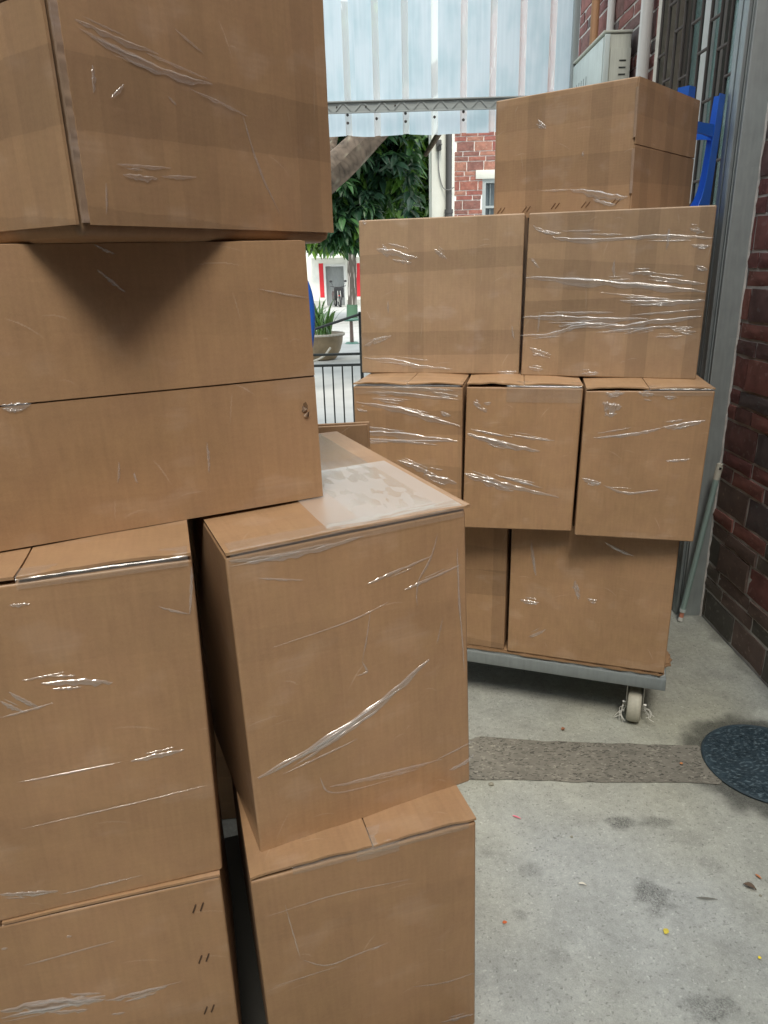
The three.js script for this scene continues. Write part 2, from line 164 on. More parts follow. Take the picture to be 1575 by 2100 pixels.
const alleyMap = tex(TN, TN, (u, v, o) => {
  const x = AX + u * AW, z = AZ + v * AW, i = Math.floor(u * TN), j = Math.floor(v * TN);
  let s = 1 + 0.22 * fbm(x * 2.2, z * 2.2, 1, 4) + 0.24 * fbm(x * 11, z * 11, 5, 4) + 0.12 * noise(x * 60, z * 60, 9) + 0.24 * (fineN(i, j) - 0.5);
  const warm = clamp(0.5 + 1.6 * fbm(x * 1.3 + 4, z * 1.3, 8, 3), 0, 1);
  s *= 1 + 0.5 * flecks[j * TN + i];
  const pale = sstep(0.18, 0.42, fbm(x * 7 + 9, z * 7, 14, 4)); s *= 1 + 0.16 * pale;
  let d = 0;
  for (const [sx, sz, rx, rz, k] of stains) { const q = ((x - sx) / rx) ** 2 + ((z - sz) / rz) ** 2; if (q < 7) d = Math.max(d, k * sstep(1.9, 0, q * 1.15 + 2.0 * fbm(x * 22, z * 40, sx * 9, 4)) * (0.25 + 1.0 * fineN(i + 99, j))); }
  // wet grime round the manhole rim; floor darker along the brick footing
  const md = Math.hypot(x - 1.175, z + 1.815) - 0.19; const ring = sstep(0.085, 0.025, md + 0.05 * fbm(x * 14, z * 14, 3, 4) - (x < 1.1 ? 0.01 : 0)) * (0.75 + 0.3 * fineN(i, j + 31)); s *= 1 - 0.76 * ring;
  d = Math.max(d, 0.5 * sstep(0.05, 0, 1.385 - x + 0.06 * fbm(x * 9, z * 9, 6, 3)) * (0.5 + 0.6 * fineN(i + 5, j)));
  s *= 1 - 0.8 * d;
  o[0] = s * (0.318 + 0.03 * warm); o[1] = s * (0.338 + 0.014 * warm); o[2] = s * (0.326 - 0.042 * warm);
}, true, false);
const concBump = tex(1024, 1024, (u, v, o) => { const b = 0.5 + 0.2 * fbm(u * 12, v * 12, 3, 4) + 0.25 * (fineN(Math.floor(u * 1024), Math.floor(v * 1024)) - 0.5) + 0.12 * noise(u * 90, v * 90, 4); o[0] = o[1] = o[2] = b; }, false);
{
  const g = new THREE.PlaneGeometry(4, 4); g.rotateX(-Math.PI / 2); g.translate(AX + 2, 0, AZ + 2);
  const uv = g.attributes.uv, p = g.attributes.position; for (let i = 0; i < p.count; i++) uv.setXY(i, (p.getX(i) - AX) / AW, (p.getZ(i) - AZ) / AW);
  const bm = concBump.clone(); bm.repeat.set(4, 4); bm.needsUpdate = true;
  structure(mesh('alley_floor', g, std({ map: alleyMap, bumpMap: bm, bumpScale: 0.0025, roughness: 0.86 })));
}
const groundY = z => z > -8 ? 0 : (z > -40 ? -0.4 * (-8 - z) / 32 : -0.4);
const yardTex = tex(1024, 1024, (u, v, o) => { const s = 1 + 0.25 * fbm(u * 8, v * 8, 2, 5) + 0.1 * (fineN(Math.floor(u * 1024), Math.floor(v * 1024)) - 0.5); o[0] = 0.40 * s; o[1] = 0.405 * s; o[2] = 0.385 * s; });
{
  const xs = [-220, -60, -20, -8, -4, 0, 4, 8, 20, 60, 220], zs = [60, 10, 0, -5, -8, -12, -16, -20, -25, -30, -40, -60, -240], P = [], U = [], I = [];
  for (const z of zs) for (const x of xs) { P.push(x, groundY(z) - 0.005, z); U.push(x / 4, z / 4); }
  for (let j = 0; j < zs.length - 1; j++) for (let i = 0; i < xs.length - 1; i++) { const a = j * xs.length + i, b = a + xs.length; I.push(a, a + 1, b, a + 1, b + 1, b); }
  const g = new THREE.BufferGeometry(); g.setAttribute('position', new THREE.Float32BufferAttribute(P, 3)); g.setAttribute('uv', new THREE.Float32BufferAttribute(U, 2)); g.setIndex(I); g.computeVertexNormals();
  structure(mesh('ground', g, std({ map: yardTex, bumpMap: concBump, bumpScale: 0.004, roughness: 0.9 })));
}
// strip of rougher infill mortar across the slab
{
  const top = [[-1.4, -2.10], [-0.6, -2.05], [0.10, -2.0], [0.268, -1.975], [0.30, -1.99], [0.483, -1.959], [0.686, -1.938], [0.86, -1.922], [0.995, -1.911], [1.02, -1.86]];
  const bot = [[1.0, -1.755], [0.991, -1.729], [0.879, -1.742], [0.74, -1.748], [0.588, -1.756], [0.40, -1.772], [0.242, -1.781], [-0.1, -1.80], [-0.6, -1.84], [-1.4, -1.90]];
  const dense = []; const all = top.concat(bot); reseed(9);
  for (let i = 0; i < all.length; i++) { const a = all[i], b = all[(i + 1) % all.length], n = Math.max(1, Math.round(Math.hypot(a[0] - b[0], a[1] - b[1]) / 0.02)); for (let k = 0; k < n; k++) dense.push([a[0] + (b[0] - a[0]) * k / n, a[1] + (b[1] - a[1]) * k / n + 0.006 * noise(k * 0.3 + i * 5, 2) + rr(-0.0012, 0.0012)]); }
  const sh = new THREE.Shape(dense.map(([x, z]) => new THREE.Vector2(x, -z)));
  const g = new THREE.ShapeGeometry(sh); g.rotateX(-Math.PI / 2); g.translate(0, 0.003, 0);
  const p = g.attributes.position, uv = g.attributes.uv; for (let i = 0; i < p.count; i++) uv.setXY(i, p.getX(i), p.getZ(i));
  reseed(21); const N = 1024, fl = new Float32Array(N * N);
  for (let i = 0; i < 9000; i++) { const x = rnd() * N, y = rnd() * N, a = rr(-0.5, 0.6), l = rr(2, 14), w = rr(1, 4), s = rnd() < 0.66 ? rr(-1.3, -0.5) : rr(0.3, 1.3); for (let t = 0; t < l; t += 0.6) for (let q = 0; q < w; q += 0.7) fl[(Math.floor(y + Math.sin(a) * t + q) & 1023) * N + (Math.floor(x + Math.cos(a) * t) & 1023)] = s; }
  const m = tex(N, N, (u, v, o) => { const s = (1 + 0.3 * fbm(u * 6, v * 6, 4, 4) + 0.2 * noise(u * 40, v * 40, 2) + 0.16 * (fineN(Math.floor(u * N), Math.floor(v * N)) - 0.5)) * (1 + 0.55 * fl[Math.floor(v * N) * N + Math.floor(u * N)]); o[0] = 0.185 * s; o[1] = 0.176 * s; o[2] = 0.146 * s; });
  structure(mesh('mortar_strip', g, std({ map: m, bumpMap: m, bumpScale: 0.003, roughness: 0.9 })));
}

// ---------- brick walls ----------
const brickTex = tex(512, 512, (u, v, o) => { const s = 1 + 0.75 * fbm(u * 7, v * 7, 3, 5) + 0.34 * (fineN(Math.floor(u * 512), Math.floor(v * 512)) - 0.5), w = sstep(0.16, 0.30, fbm(u * 18 + 3, v * 18, 8, 4)); o[0] = 0.62 * s * (1 - w) + 0.75 * w; o[1] = 0.62 * s * (1 - w) + 0.98 * w; o[2] = 0.62 * s * (1 - w) + 1.0 * w; });
const grimeTex = tex(512, 512, (u, v, o) => { const s = 1 + 0.5 * fbm(u * 6, v * 6, 13, 5) + 0.3 * (fineN(Math.floor(u * 512), Math.floor(v * 512)) - 0.5), w = sstep(0.18, 0.34, fbm(u * 20 + 3, v * 20, 18, 3)); for (let c = 0; c < 3; c++) o[c] = 0.6 * s * (1 - w) + 1.0 * w; });
const brickMat = (r, g, b, t = brickTex) => std({ map: t, bumpMap: t, bumpScale: 0.0014, color: lin(r, g, b), roughness: 0.88 });
const redBricks = [brickMat(0.33, 0.13, 0.11), brickMat(0.27, 0.105, 0.095), brickMat(0.24, 0.115, 0.10), brickMat(0.37, 0.15, 0.12), brickMat(0.21, 0.115, 0.105), brickMat(0.17, 0.13, 0.125)];
const grimBricks = [brickMat(0.22, 0.18, 0.145, grimeTex), brickMat(0.19, 0.165, 0.13, grimeTex), brickMat(0.24, 0.165, 0.135, grimeTex), brickMat(0.16, 0.145, 0.12, grimeTex)];
const freshBricks = [brickMat(0.50, 0.20, 0.15), brickMat(0.44, 0.16, 0.13), brickMat(0.55, 0.26, 0.19), brickMat(0.36, 0.17, 0.14)];
const mortarTex = tex(512, 512, (u, v, o) => { const s = 1 + 0.4 * fbm(u * 10, v * 10, 23, 4) + 0.25 * (fineN(Math.floor(u * 512) + 7, Math.floor(v * 512)) - 0.5); o[0] = 0.55 * s; o[1] = 0.53 * s; o[2] = 0.50 * s; });
const mortar = std({ map: mortarTex, bumpMap: mortarTex, bumpScale: 0.006, roughness: 0.95 });
const paleMortar = std({ map: mortarTex, bumpMap: mortarTex, bumpScale: 0.006, color: lin(1.7, 1.75, 1.75), roughness: 0.95 });
reseed(31);
const brickGeos = Array.from({ length: 8 }, () => {      // unit brick, worn corners; x = out of the wall
  const g = new THREE.BoxGeometry(1, 1, 1, 1, 2, 3), p = g.attributes.position, key = {}, uv = g.attributes.uv, ou = rnd(), ov = rnd();
  for (let i = 0; i < p.count; i++) { const k = [p.getX(i), p.getY(i), p.getZ(i)].map(v => v.toFixed(2)).join(); const j = key[k] ??= [rr(-0.06, 0.05), rr(-0.04, 0.03), rr(-0.016, 0.010)];
    const e = p.getX(i) < 0 ? 1 : 0.2, edge = (Math.abs(p.getY(i)) > 0.4 || Math.abs(p.getZ(i)) > 0.4) && p.getX(i) < 0 ? 0.09 : 0;
    p.setXYZ(i, p.getX(i) + j[0] * e + edge, p.getY(i) * (1 - edge * 0.25) + j[1], p.getZ(i) * (1 - edge * 0.08) + j[2]); uv.setXY(i, uv.getX(i) * 0.5 + ou, uv.getY(i) * 0.25 + ov); }
  g.computeVertexNormals(); return toCreasedNormals(g, 0.7);
});
const COURSES = [0.115, 0.053, 0.053], JOINT = 0.010;
// courses of a wall: calls put(length0, length1, y0, y1, row) for each brick in the rectangle, skipping holes
function lay(a0, a1, y0, y1, shift, put, holes = []) {
  let y = 0.012, r = 0;
  while (y < y1) {
    const h = COURSES[r % 3], L = 0.235 + (r % 3 ? 0 : 0.006);
    if (y + h > y0) {
      let a = a0 - ((r * 0.37 + shift) % 1) * L;
      while (a < a1) {
        const len = rnd() < 0.16 ? L * 0.5 : L + rr(-0.012, 0.01); let b0 = Math.max(a, a0), b1 = Math.min(a + len, a1);
        for (const [h0, h1, hy0, hy1] of holes) if (y + h > hy0 && y < hy1) { if (b0 >= h0 && b1 <= h1) b1 = b0; else if (b0 < h0 && b1 > h0) b1 = h0; else if (b0 < h1 && b1 > h1) b0 = h1; }
        if (b1 - b0 > 0.03) put(b0, b1, y, y + h, r);
        a += len + JOINT;
      }
    }
    y += h + JOINT; r++;
  }
}
const WX = 1.39, WIN = [-3.93, -2.93, 1.40, 3.6];        // wall face, window opening (z0, z1, y0, y1)
const wall = thing('brick_wall', 'weathered red brick wall along the right side of the alley', 'wall', [WX, 0, -1.5]);
{
  const zo = 1.5, B = [box(0.0056, 0.3, -0.05, 7, WIN[1] + zo, 7), box(0.0056, 0.3, -0.05, 7, -5.6 + zo, WIN[0] + zo), box(0.0056, 0.3, -0.05, WIN[2], WIN[0] + zo, WIN[1] + zo), box(0.0056, 0.3, WIN[3], 7, WIN[0] + zo, WIN[1] + zo)];
  mesh('mortar_bed', metreUV(flat(B), 0.5), mortar, wall);
  const rest = []; reseed(41);
  const one = (a, b, y0, y1, r) => {
    const gi = Math.floor(rnd() * 8), c = [(-rr(0, 0.006) + 0.012), (y0 + y1) / 2, (a + b) / 2 + zo], s = [0.05, y1 - y0, b - a];
    const seen = (a > -2.85 && b < -1.15 && y0 < 2.0) || (a < -2.85 && a > -3.4 && y0 < 1.42) || (a < -3.88 && y0 > 1.9 && y0 < 3.25);
    if (seen) {
      const low = sstep(0.72, 0.28, (y0 + y1) / 2 + rr(-0.15, 0.15)), pal = rnd() < low ? grimBricks : redBricks;
      const m = mesh('brick', brickGeos[gi], pal[Math.floor(rnd() * pal.length)], wall); m.position.set(c[0] + 0.025 - 0.012, c[1], c[2]); m.scale.set(...s); m.rotation.z = 0;
    } else { const g = brickGeos[gi].clone(); g.scale(...s); g.translate(c[0] + 0.013, c[1], c[2]); rest.push(g); rnd(); }
  };
  lay(-5.58, 1.5, 0, 4.2, 0.2, one, [[WIN[0] - 0.03, WIN[1] + 0.03, WIN[2] - 0.06, WIN[3] + 0.05]]);
  const m = mesh('brickwork', flat(rest), redBricks[1], wall); m.userData.kind = 'stuff';
}
// barred window in the brick wall
{
  const win = thing('barred_window', 'tall window with brown ladder-pattern security bars in the brick wall', 'window', [WX, WIN[2], (WIN[0] + WIN[1]) / 2]);
  const w = (WIN[1] - WIN[0]) / 2, h = WIN[3] - WIN[2], cement = std({ map: mortarTex, bumpMap: mortarTex, bumpScale: 0.004, color: lin(0.95, 0.93, 0.86), roughness: 0.95 });
  const shadedCement = std({ map: mortarTex, bumpMap: mortarTex, bumpScale: 0.003, color: lin(0.55, 0.48, 0.41), roughness: 0.9 });  // cement darkened to brown-grey: the shade inside the reveal is painted in
  for (const s of [-1, 1]) { const q = s * (w + 0.0125); mesh('reveal', metreUV(box(-0.012, -0.001, -0.02, h + 0.02, q - 0.0225, q + 0.0225), 0.5), cement, win); mesh('shaded_reveal', metreUV(box(0.0, 0.2, 0, h + 0.02, s > 0 ? w - 0.01 : -w - 0.01, s > 0 ? w + 0.01 : -w + 0.01), 0.5), shadedCement, win); }
  mesh('sill', metreUV(cbox(-0.03, 0.2, -0.055, 0.0, -w - 0.03, w + 0.02, 0.006), 0.5), cement, win);
  const wood = std({ map: steelNoise, color: lin(0.13, 0.115, 0.10), roughness: 0.7 });
  mesh('frame', flat([box(0.11, 0.16, 0, h, -w + 0.01, -w + 0.05), box(0.11, 0.16, 0, 0.05, -w + 0.05, w - 0.01), box(0.112, 0.158, 0.05, h, -0.12, -0.055), box(0.11, 0.16, 0, h, w - 0.05, w - 0.01)]), wood, win);
  const glass = phy({ color: lin(0.62, 0.80, 0.78), transmission: 0.8, roughness: 0.08, ior: 1.5, thickness: 0 });
  for (const [a, c] of [[-w + 0.052, -0.262], [-0.198, -0.122], [-0.053, w - 0.052]]) mesh('pane', box(0.13, 0.134, 0.052, h, a, c), glass, win);
  mesh('mullion', cbox(0.10, 0.155, 0.052, h, -0.26, -0.20), whiteTrim, win);
  // curtain hanging behind the panes
  const P = [], I = [], n = 120; for (let i = 0; i <= n; i++) { const z = -w + 0.02 + (2 * w - 0.04) * i / n, x = 0.185 + 0.022 * Math.sin(i * 0.9) + 0.01 * Math.sin(i * 0.37); P.push(x, 0, z, x, h, z); if (i < n) { const a = 2 * i; I.push(a, a + 1, a + 2, a + 1, a + 3, a + 2); } }
  const cg = new THREE.BufferGeometry(); cg.setAttribute('position', new THREE.Float32BufferAttribute(P, 3)); cg.setIndex(I); cg.computeVertexNormals();
  mesh('curtain', cg, std({ color: lin(0.40, 0.62, 0.60), roughness: 0.9, side: THREE.DoubleSide }), win);
  mesh('backing', box(0.24, 0.26, 0, h, -w, w), std({ color: lin(0.05, 0.05, 0.05) }), win);
  const iron = std({ map: steelNoise, color: lin(0.085, 0.07, 0.062), roughness: 0.75, metalness: 0.2 });
  const barG = new THREE.CylinderGeometry(0.0075, 0.0075, h, 8), linkN = 10, bz = []; for (let i = 0; i <= linkN; i++) bz.push(-w + 0.03 + (2 * w - 0.06) * i / linkN);
  const linkG = cyl(0.0065, 0.0065, V(0, 0, 0), V(0, 0, bz[1] - bz[0]), 8); reseed(51);
  for (const z of bz) { const b = mesh('grille_bar', barG, iron, win); b.position.set(-0.012, h / 2, z); }
  for (let i = 0; i < linkN; i++) for (let y = 0.1 + (i % 2) * 0.15 + (i % 3) * 0.03; y < h; y += 0.30) { const l = mesh('grille_link', linkG, iron, win); l.position.set(-0.014, y + rr(-0.008, 0.008), bz[i]); }
}
// grey steel post fixed to the wall
{
  const post = thing('steel_post', 'tall grey steel door-track post standing against the brick wall', 'post', [1.345, 0, -2.84]);
  mesh('face_plate', metreUV(cbox(-0.042, 0.043, 0, 4.6, 0.028, 0.042, 0.003), 0.6), palePaint, post);
  mesh('web', metreUV(cbox(-0.045, -0.035, 0, 4.6, -0.05, 0.026, 0.002), 0.6), palePaint, post);
  mesh('track_lip', metreUV(cbox(-0.062, -0.05, 0, 4.6, -0.01, 0.030, 0.002), 0.6), greySteel, post);
  mesh('track_back', metreUV(cbox(-0.062, -0.047, 0, 4.6, -0.052, -0.02, 0.002), 0.6), greySteel, post);
  const Q = [], J = [], n = 160; for (let i = 0; i <= n; i++) { const y = i / n * 3.2, e = 0.003 * noise(y * 14, 1) + 0.002 * noise(y * 60, 2); Q.push(0.0385 + e, y, 0.0425, 0.040 + e, y, 0.047, 0.046, y, 0.047 + e); } for (let i = 0; i < n; i++) for (let k = 0; k < 2; k++) { const a = i * 3 + k; J.push(a, a + 1, a + 3, a + 1, a + 4, a + 3); }
  const bg = new THREE.BufferGeometry(); bg.setAttribute('position', new THREE.Float32BufferAttribute(Q, 3)); bg.setIndex(J); bg.computeVertexNormals(); mesh('sealant_bead', metreUV(bg, 0.3), mortar, post);
}
// pipes up the wall
function pipe(label, z, r, mat, x, group) { const t = thing('drain_pipe', label, 'pipe', [x, 0, z], 0, group); mesh('tube', cyl(r, r, V(0, 0, 0), V(0, 5.5, 0), 18), mat, t); for (const y of [0.9, 2.2, 3.5]) mesh('clip', flat([new THREE.TorusGeometry(r + 0.003, 0.004, 6, 18).rotateX(Math.PI / 2).translate(0, y, 0), box(0, WX - x, y - 0.006, y + 0.006, -0.012, 0.012)]), mat, t); return t; }
const pvc = std({ map: steelNoise, color: lin(0.66, 0.65, 0.62), roughness: 0.5 });
pipe('thick white plastic pipe beside the barred window', -4.05, 0.03, pvc, 1.352, 'pipes on the brick wall');
pipe('thin white plastic pipe behind the air conditioner', -4.70, 0.021, pvc, 1.366, 'pipes on the brick wall');
pipe('orange-brown plastic pipe farthest along the brick wall', -4.90, 0.024, std({ map: steelNoise, color: lin(0.50, 0.27, 0.14), roughness: 0.55 }), 1.33, 'pipes on the brick wall');
// air conditioner on the wall
{
  const ac = thing('air_conditioner', 'beige wall-hung air conditioner unit between white pipes', 'air conditioner', [1.28, 2.08, -4.58]);
  const cream = std({ map: steelNoise, color: lin(0.56, 0.58, 0.50), roughness: 0.6 }), acw = std({ map: steelNoise, color: lin(0.58, 0.66, 0.64), roughness: 0.5 }), dk = std({ color: lin(0.04, 0.045, 0.04), roughness: 0.8 });
  mesh('casing', cbox(-0.055, 0.082, 0, 0.53, -0.34, 0.30, 0.008), cream, ac);
  mesh('front_panel', cbox(-0.066, -0.057, 0.01, 0.515, -0.335, 0.295, 0.004), acw, ac);
  mesh('lid', cbox(-0.068, 0.084, 0.531, 0.543, -0.345, 0.306, 0.004), cream, ac);
  mesh('side_panel', cbox(-0.028, 0.080, 0.04, 0.46, 0.302, 0.309, 0.004), cream, ac);
  mesh('corner_strip', cbox(-0.062, -0.034, 0.005, 0.525, 0.302, 0.312, 0.004), acw, ac);
  for (let i = 0; i < 5; i++) mesh('louvre_slot', box(0.020, 0.056, 0.40 - i * 0.032, 0.407 - i * 0.032, 0.307, 0.3105), dk, ac);
  for (let i = 0; i < 6; i++) mesh('grille_line', box(-0.0685, -0.066, 0.06, 0.40, -0.25 + i * 0.05, -0.246 + i * 0.05), greySteel, ac);
  for (const z of [0.2, -0.28]) mesh('bracket', box(-0.06, 0.105, -0.03, 0, z, z + 0.03), greySteel, ac);
}
// ---------- translucent corrugated sheet over the end of the alley ----------
{
  const sheet = thing('corrugated_sheet', 'milky corrugated plastic sheet hanging over the end of the alley', 'plastic sheet', [-0.1, 2.275, -5.0]);
  const pitch = 0.180, rows = 24; reseed(71);
  const strip = (x0, prof) => { const P = [], U = [], I = [], n = prof.length; for (let j = 0; j <= rows; j++) for (const [px, z] of prof) { const x = x0 + px, y = j / rows * 2.4; P.push(x, y + (j ? 0 : 0.018 * noise(x * 5, 3, 1)), z + 0.01 * noise(x * 1.5, y * 1.2, 2)); U.push(x / 2.2, y / 2.2); }
    for (let j = 0; j < rows; j++) for (let i = 0; i < n - 1; i++) { const a = j * n + i; I.push(a, a + 1, a + n, a + 1, a + n + 1, a + n); }
    const g = new THREE.BufferGeometry(); g.setAttribute('position', new THREE.Float32BufferAttribute(P, 3)); g.setAttribute('uv', new THREE.Float32BufferAttribute(U, 2)); g.setIndex(I); g.computeVertexNormals(); return toCreasedNormals(g, 0.3); };
  const grub = tex(1024, 1024, (u, v, o) => { const c = sstep(-0.3, 0.5, fbm(u * 11, v * 8, 33, 4) + 0.5 * fbm(u * 60, v * 9, 35, 4)), st = 0.05 * noise(u * 160, v * 5, 3); o[0] = 0.74 - 0.17 * c + st; o[1] = 0.88 - 0.12 * c + st; o[2] = 0.95 - 0.12 * c + st; });
  const flatM = phy({ map: grub, color: lin(0.84, 0.84, 0.84), transmission: 0.80, roughness: 1.0, ior: 1.45, thickness: 0, side: THREE.DoubleSide }), ribM = phy({ color: lin(0.92, 0.985, 1), transmission: 0.94, roughness: 0.8, ior: 1.4, thickness: 0, side: THREE.DoubleSide });
  for (let k = -13; k < 8; k++) { mesh('panel', strip(k * pitch - 0.03, [[0, 0], [0.064, 0.001], [0.138, 0]]), flatM, sheet); if (k < 7) mesh('rib', strip(k * pitch - 0.03, [[0.138, 0], [0.146, 0.022], [0.170, 0.022], [0.180, 0]]), ribM, sheet); }
  const dark = std({ color: lin(0.06, 0.05, 0.045), roughness: 0.6, metalness: 0.5 });
  for (let k = -3; k < 4; k++) for (const y of k % 2 ? [0.07, 0.115] : [0.09]) mesh('bolt', flat([cyl(0.009, 0.009, V(k * pitch + 0.124, y, 0.037), V(k * pitch + 0.124, y, 0.041), 6), cyl(0.005, 0.004, V(k * pitch + 0.124, y, 0.041), V(k * pitch + 0.127, y - 0.002, 0.052), 6)]), dark, sheet);
  const bar = thing('header_bar', 'grey steel header bar with zigzag bracing across the plastic sheet', 'steel bar', [-0.1, 2.395, -4.945]);
  mesh('flange', flat([cbox(-2.2, 1.42, 0.0, 0.006, -0.006, 0.008), cbox(-2.2, 1.42, 0.060, 0.068, -0.006, 0.012)]), palePaint, bar);
  mesh('back_web', box(-2.2, 1.42, 0.006, 0.060, -0.005, 0.0), palePaint, bar);
  for (let i = 0; i < 60; i++) { const x = -2.18 + i * 0.06, s = i % 2 ? 1 : -1; mesh('brace', box(-0.004, 0.004, -0.034, 0.034, 0, 0.004).rotateZ(s * 0.78).translate(x + 0.03, 0.033, 0.0005), palePaint, bar); }
  for (let i = 0; i < 14; i++) mesh('rivet', cyl(0.006, 0.005, V(-2.1 + i * 0.18, 0.036, -0.006), V(-2.1 + i * 0.18, 0.036, 0.006), 8), dark, bar);
  const st = thing('sheet_upright', 'slim grey upright beside the brick wall holding the plastic sheet', 'post', [1.22, 0, -4.9]);
  mesh('tube', cbox(-0.018, 0.018, 0, 5, -0.018, 0.018, 0.004), greySteel, st); mesh('foot_plate', cbox(-0.06, 0.06, 0.0, 0.008, -0.06, 0.06, 0.002), greySteel, st);
}

// ---------- unseen buildings added to shade the alley from the left and behind the viewer ----------
{
  const render_ = std({ map: yardTex, bumpMap: concBump, bumpScale: 0.004, color: lin(0.62, 0.56, 0.50), roughness: 0.92 });
  const a = thing('side_shade_building', 'unseen plain building added along the left to shade the alley', 'building', [-2.9, 0, 1]); mesh('wall', metreUV(box(-0.3, 0, 0, 6, -5.2, 6), 4), render_, a); mesh('coping', metreUV(box(-0.34, 0.05, 6.0, 6.1, -5.2, 6), 4), render_, a);
  const b = thing('rear_shade_building', 'unseen plain building added behind the viewer to shade the alley', 'building', [0, 0, 4.4]); mesh('wall', metreUV(box(-3.2, 1.4, 0, 6, 0, 0.3), 4), render_, b); mesh('coping', metreUV(box(-3.2, 1.4, 6.0, 6.1, -0.05, 0.34), 4), render_, b); mesh('added_shade_roof', metreUV(box(-2.85, 1.36, 3.95, 4.05, -2.3, -0.01), 4), render_, b);  // unseen roof added to keep light off the near pile
}
// ---------- cartons ----------
let cartonSeed = 100;
function carton(id, label, o = {}) {
  const b = BOX[id], { w, d, h } = b, fx = b.x - Math.sin(b.a) * d / 2, fz = b.z - Math.cos(b.a) * d / 2;
  const t = thing('carton', label, 'carton', [fx, b.y, fz], b.a, o.group || 'wrapped brown cartons');
  reseed(++cartonSeed);
  const soft = SOFT[id] || {}, R = o.round ?? 0.0045, mat = o.mat || kraft(0), ou = rr(0, KSIZE - 0.85), ov = rr(0, KSIZE - 0.85);
  const get = k => soft[k] || [0, 0];
  const warp = p => { const a = clamp(p.x / w + 0.5, 0, 1), c = clamp(p.y / h, 0, 1), e = clamp(p.z / d + 0.5, 0, 1);
    for (const [k, wt] of [['FBL', (1 - a) * (1 - c)], ['FBR', a * (1 - c)], ['FTL', (1 - a) * c], ['FTR', a * c]]) { const q = get(k); p.x += q[0] * wt * e; p.y += q[1] * wt * e; } return p; };
  const amp = { F: o.bulge ?? rr(-0.002, 0.0035), K: 0.002, L: rr(-0.002, 0.001), R: rr(-0.002, 0.001), T: o.sag ?? -0.002, B: 0 };
  const ns = cartonSeed * 3.7;
  const bulge = (f, s, q) => { const wn = (1 - (2 * s - 1) ** 2) * (1 - (2 * q - 1) ** 2); return wn * (amp[f] + 0.0022 * noise(s * 4, q * 4, ns)); };
  // point on a face: F (x,y), R / L (z from the front, y), T (x, z from the front), lifted by e
  const at = (f, a, c, e = 0) => {
    let p; if (f === 'F') p = V(a, c, d / 2 + e + bulge('F', a / w + 0.5, c / h)); else if (f === 'R') p = V(w / 2 + e + bulge('R', -a / d, c / h), c, d / 2 + a);
    else if (f === 'L') p = V(-w / 2 - e - bulge('L', -a / d, c / h), c, d / 2 + a); else p = V(a, h + e + bulge('T', a / w + 0.5, -c / d), d / 2 + c);
    return warp(p);
  };
  // body
  const P = [], N = [], U = [], I = [], ins = { F: 0, L: 0, R: 0, T: 0, ...o.inset };
  const lo = [-w / 2 + ins.L, 0, -d / 2], hi = [w / 2 - ins.R, h - ins.T, d / 2 - ins.F], ax = { F: [0, 1, 2, 1], K: [0, 1, 2, -1], R: [2, 1, 0, 1], L: [2, 1, 0, -1], T: [0, 2, 1, 1], B: [0, 2, 1, -1] };
  const ts = len => { const r = R / len, a = [0, r]; for (let i = 1; i < 10; i++) a.push(r + (1 - 2 * r) * i / 10); a.push(1 - r, 1); return a; };
  for (const f in ax) {
    const [ia, ib, ic, s] = ax[f], la = ts(hi[ia] - lo[ia]), lb = ts(hi[ib] - lo[ib]), base = P.length / 3;
    for (const q of lb) for (const p of la) {
      const v = [0, 0, 0]; v[ia] = lo[ia] + (hi[ia] - lo[ia]) * p; v[ib] = lo[ib] + (hi[ib] - lo[ib]) * q; v[ic] = s > 0 ? hi[ic] : lo[ic];
      const inn = v.map((x, k) => clamp(x, lo[k] + R, hi[k] - R)), dd = v.map((x, k) => x - inn[k]), l = Math.hypot(...dd) || 1, n = dd.map(x => x / l);
      let r = inn.map((x, k) => x + n[k] * R);
      const B = (x, y) => bulge(f, x, y), e = 0.01, wa = hi[ia] - lo[ia], wb = hi[ib] - lo[ib];
      r[ic] += s * B(p, q); n[ia] -= s * s * (B(clamp(p + e, 0, 1), q) - B(clamp(p - e, 0, 1), q)) / (2 * e * wa); n[ib] -= (B(p, clamp(q + e, 0, 1)) - B(p, clamp(q - e, 0, 1))) / (2 * e * wb);
      const z = warp(V(...r)); P.push(z.x, z.y, z.z); const nn = V(...n).normalize(); N.push(nn.x, nn.y, nn.z);
      U.push((v[ia] - lo[ia] + ou) / KSIZE, (v[ib] - lo[ib] + ov) / KSIZE);
    }
    const na = la.length, flip = (s > 0) === (f === 'F' || f === 'K') ? 0 : 1;
    for (let j = 0; j < lb.length - 1; j++) for (let i = 0; i < na - 1; i++) { const k = base + j * na + i; if (!flip) I.push(k, k + 1, k + na, k + 1, k + na + 1, k + na); else I.push(k, k + na, k + 1, k + 1, k + na, k + na + 1); }
  }
  const g = new THREE.BufferGeometry(); g.setAttribute('position', new THREE.Float32BufferAttribute(P, 3)); g.setAttribute('normal', new THREE.Float32BufferAttribute(N, 3)); g.setAttribute('uv', new THREE.Float32BufferAttribute(U, 2)); g.setIndex(I);
  mesh('body', g, mat, t);
  // slab of board lying on a face
  const slab = (name, f, a0, a1, c0, c1, e0, th, lift = () => 0, m = mat, na = 14, nc = 12, parent = t) => {
    const Q = [], W = [], J = [], row = na + 1, cnt = row * (nc + 1);
    for (const top of [1, 0]) for (let j = 0; j <= nc; j++) for (let i = 0; i <= na; i++) { const a = a0 + (a1 - a0) * i / na, c = c0 + (c1 - c0) * j / nc, p = at(f, a, c, e0 + (top ? th : 0) + lift(i / na, j / nc, a, c)); Q.push(p.x, p.y, p.z); W.push((a + w / 2 + ou) / KSIZE, ((f === 'T' ? -c : c) + ov) / KSIZE); }
    const quad = (a, b, c2, d2) => J.push(a, b, c2, b, d2, c2);
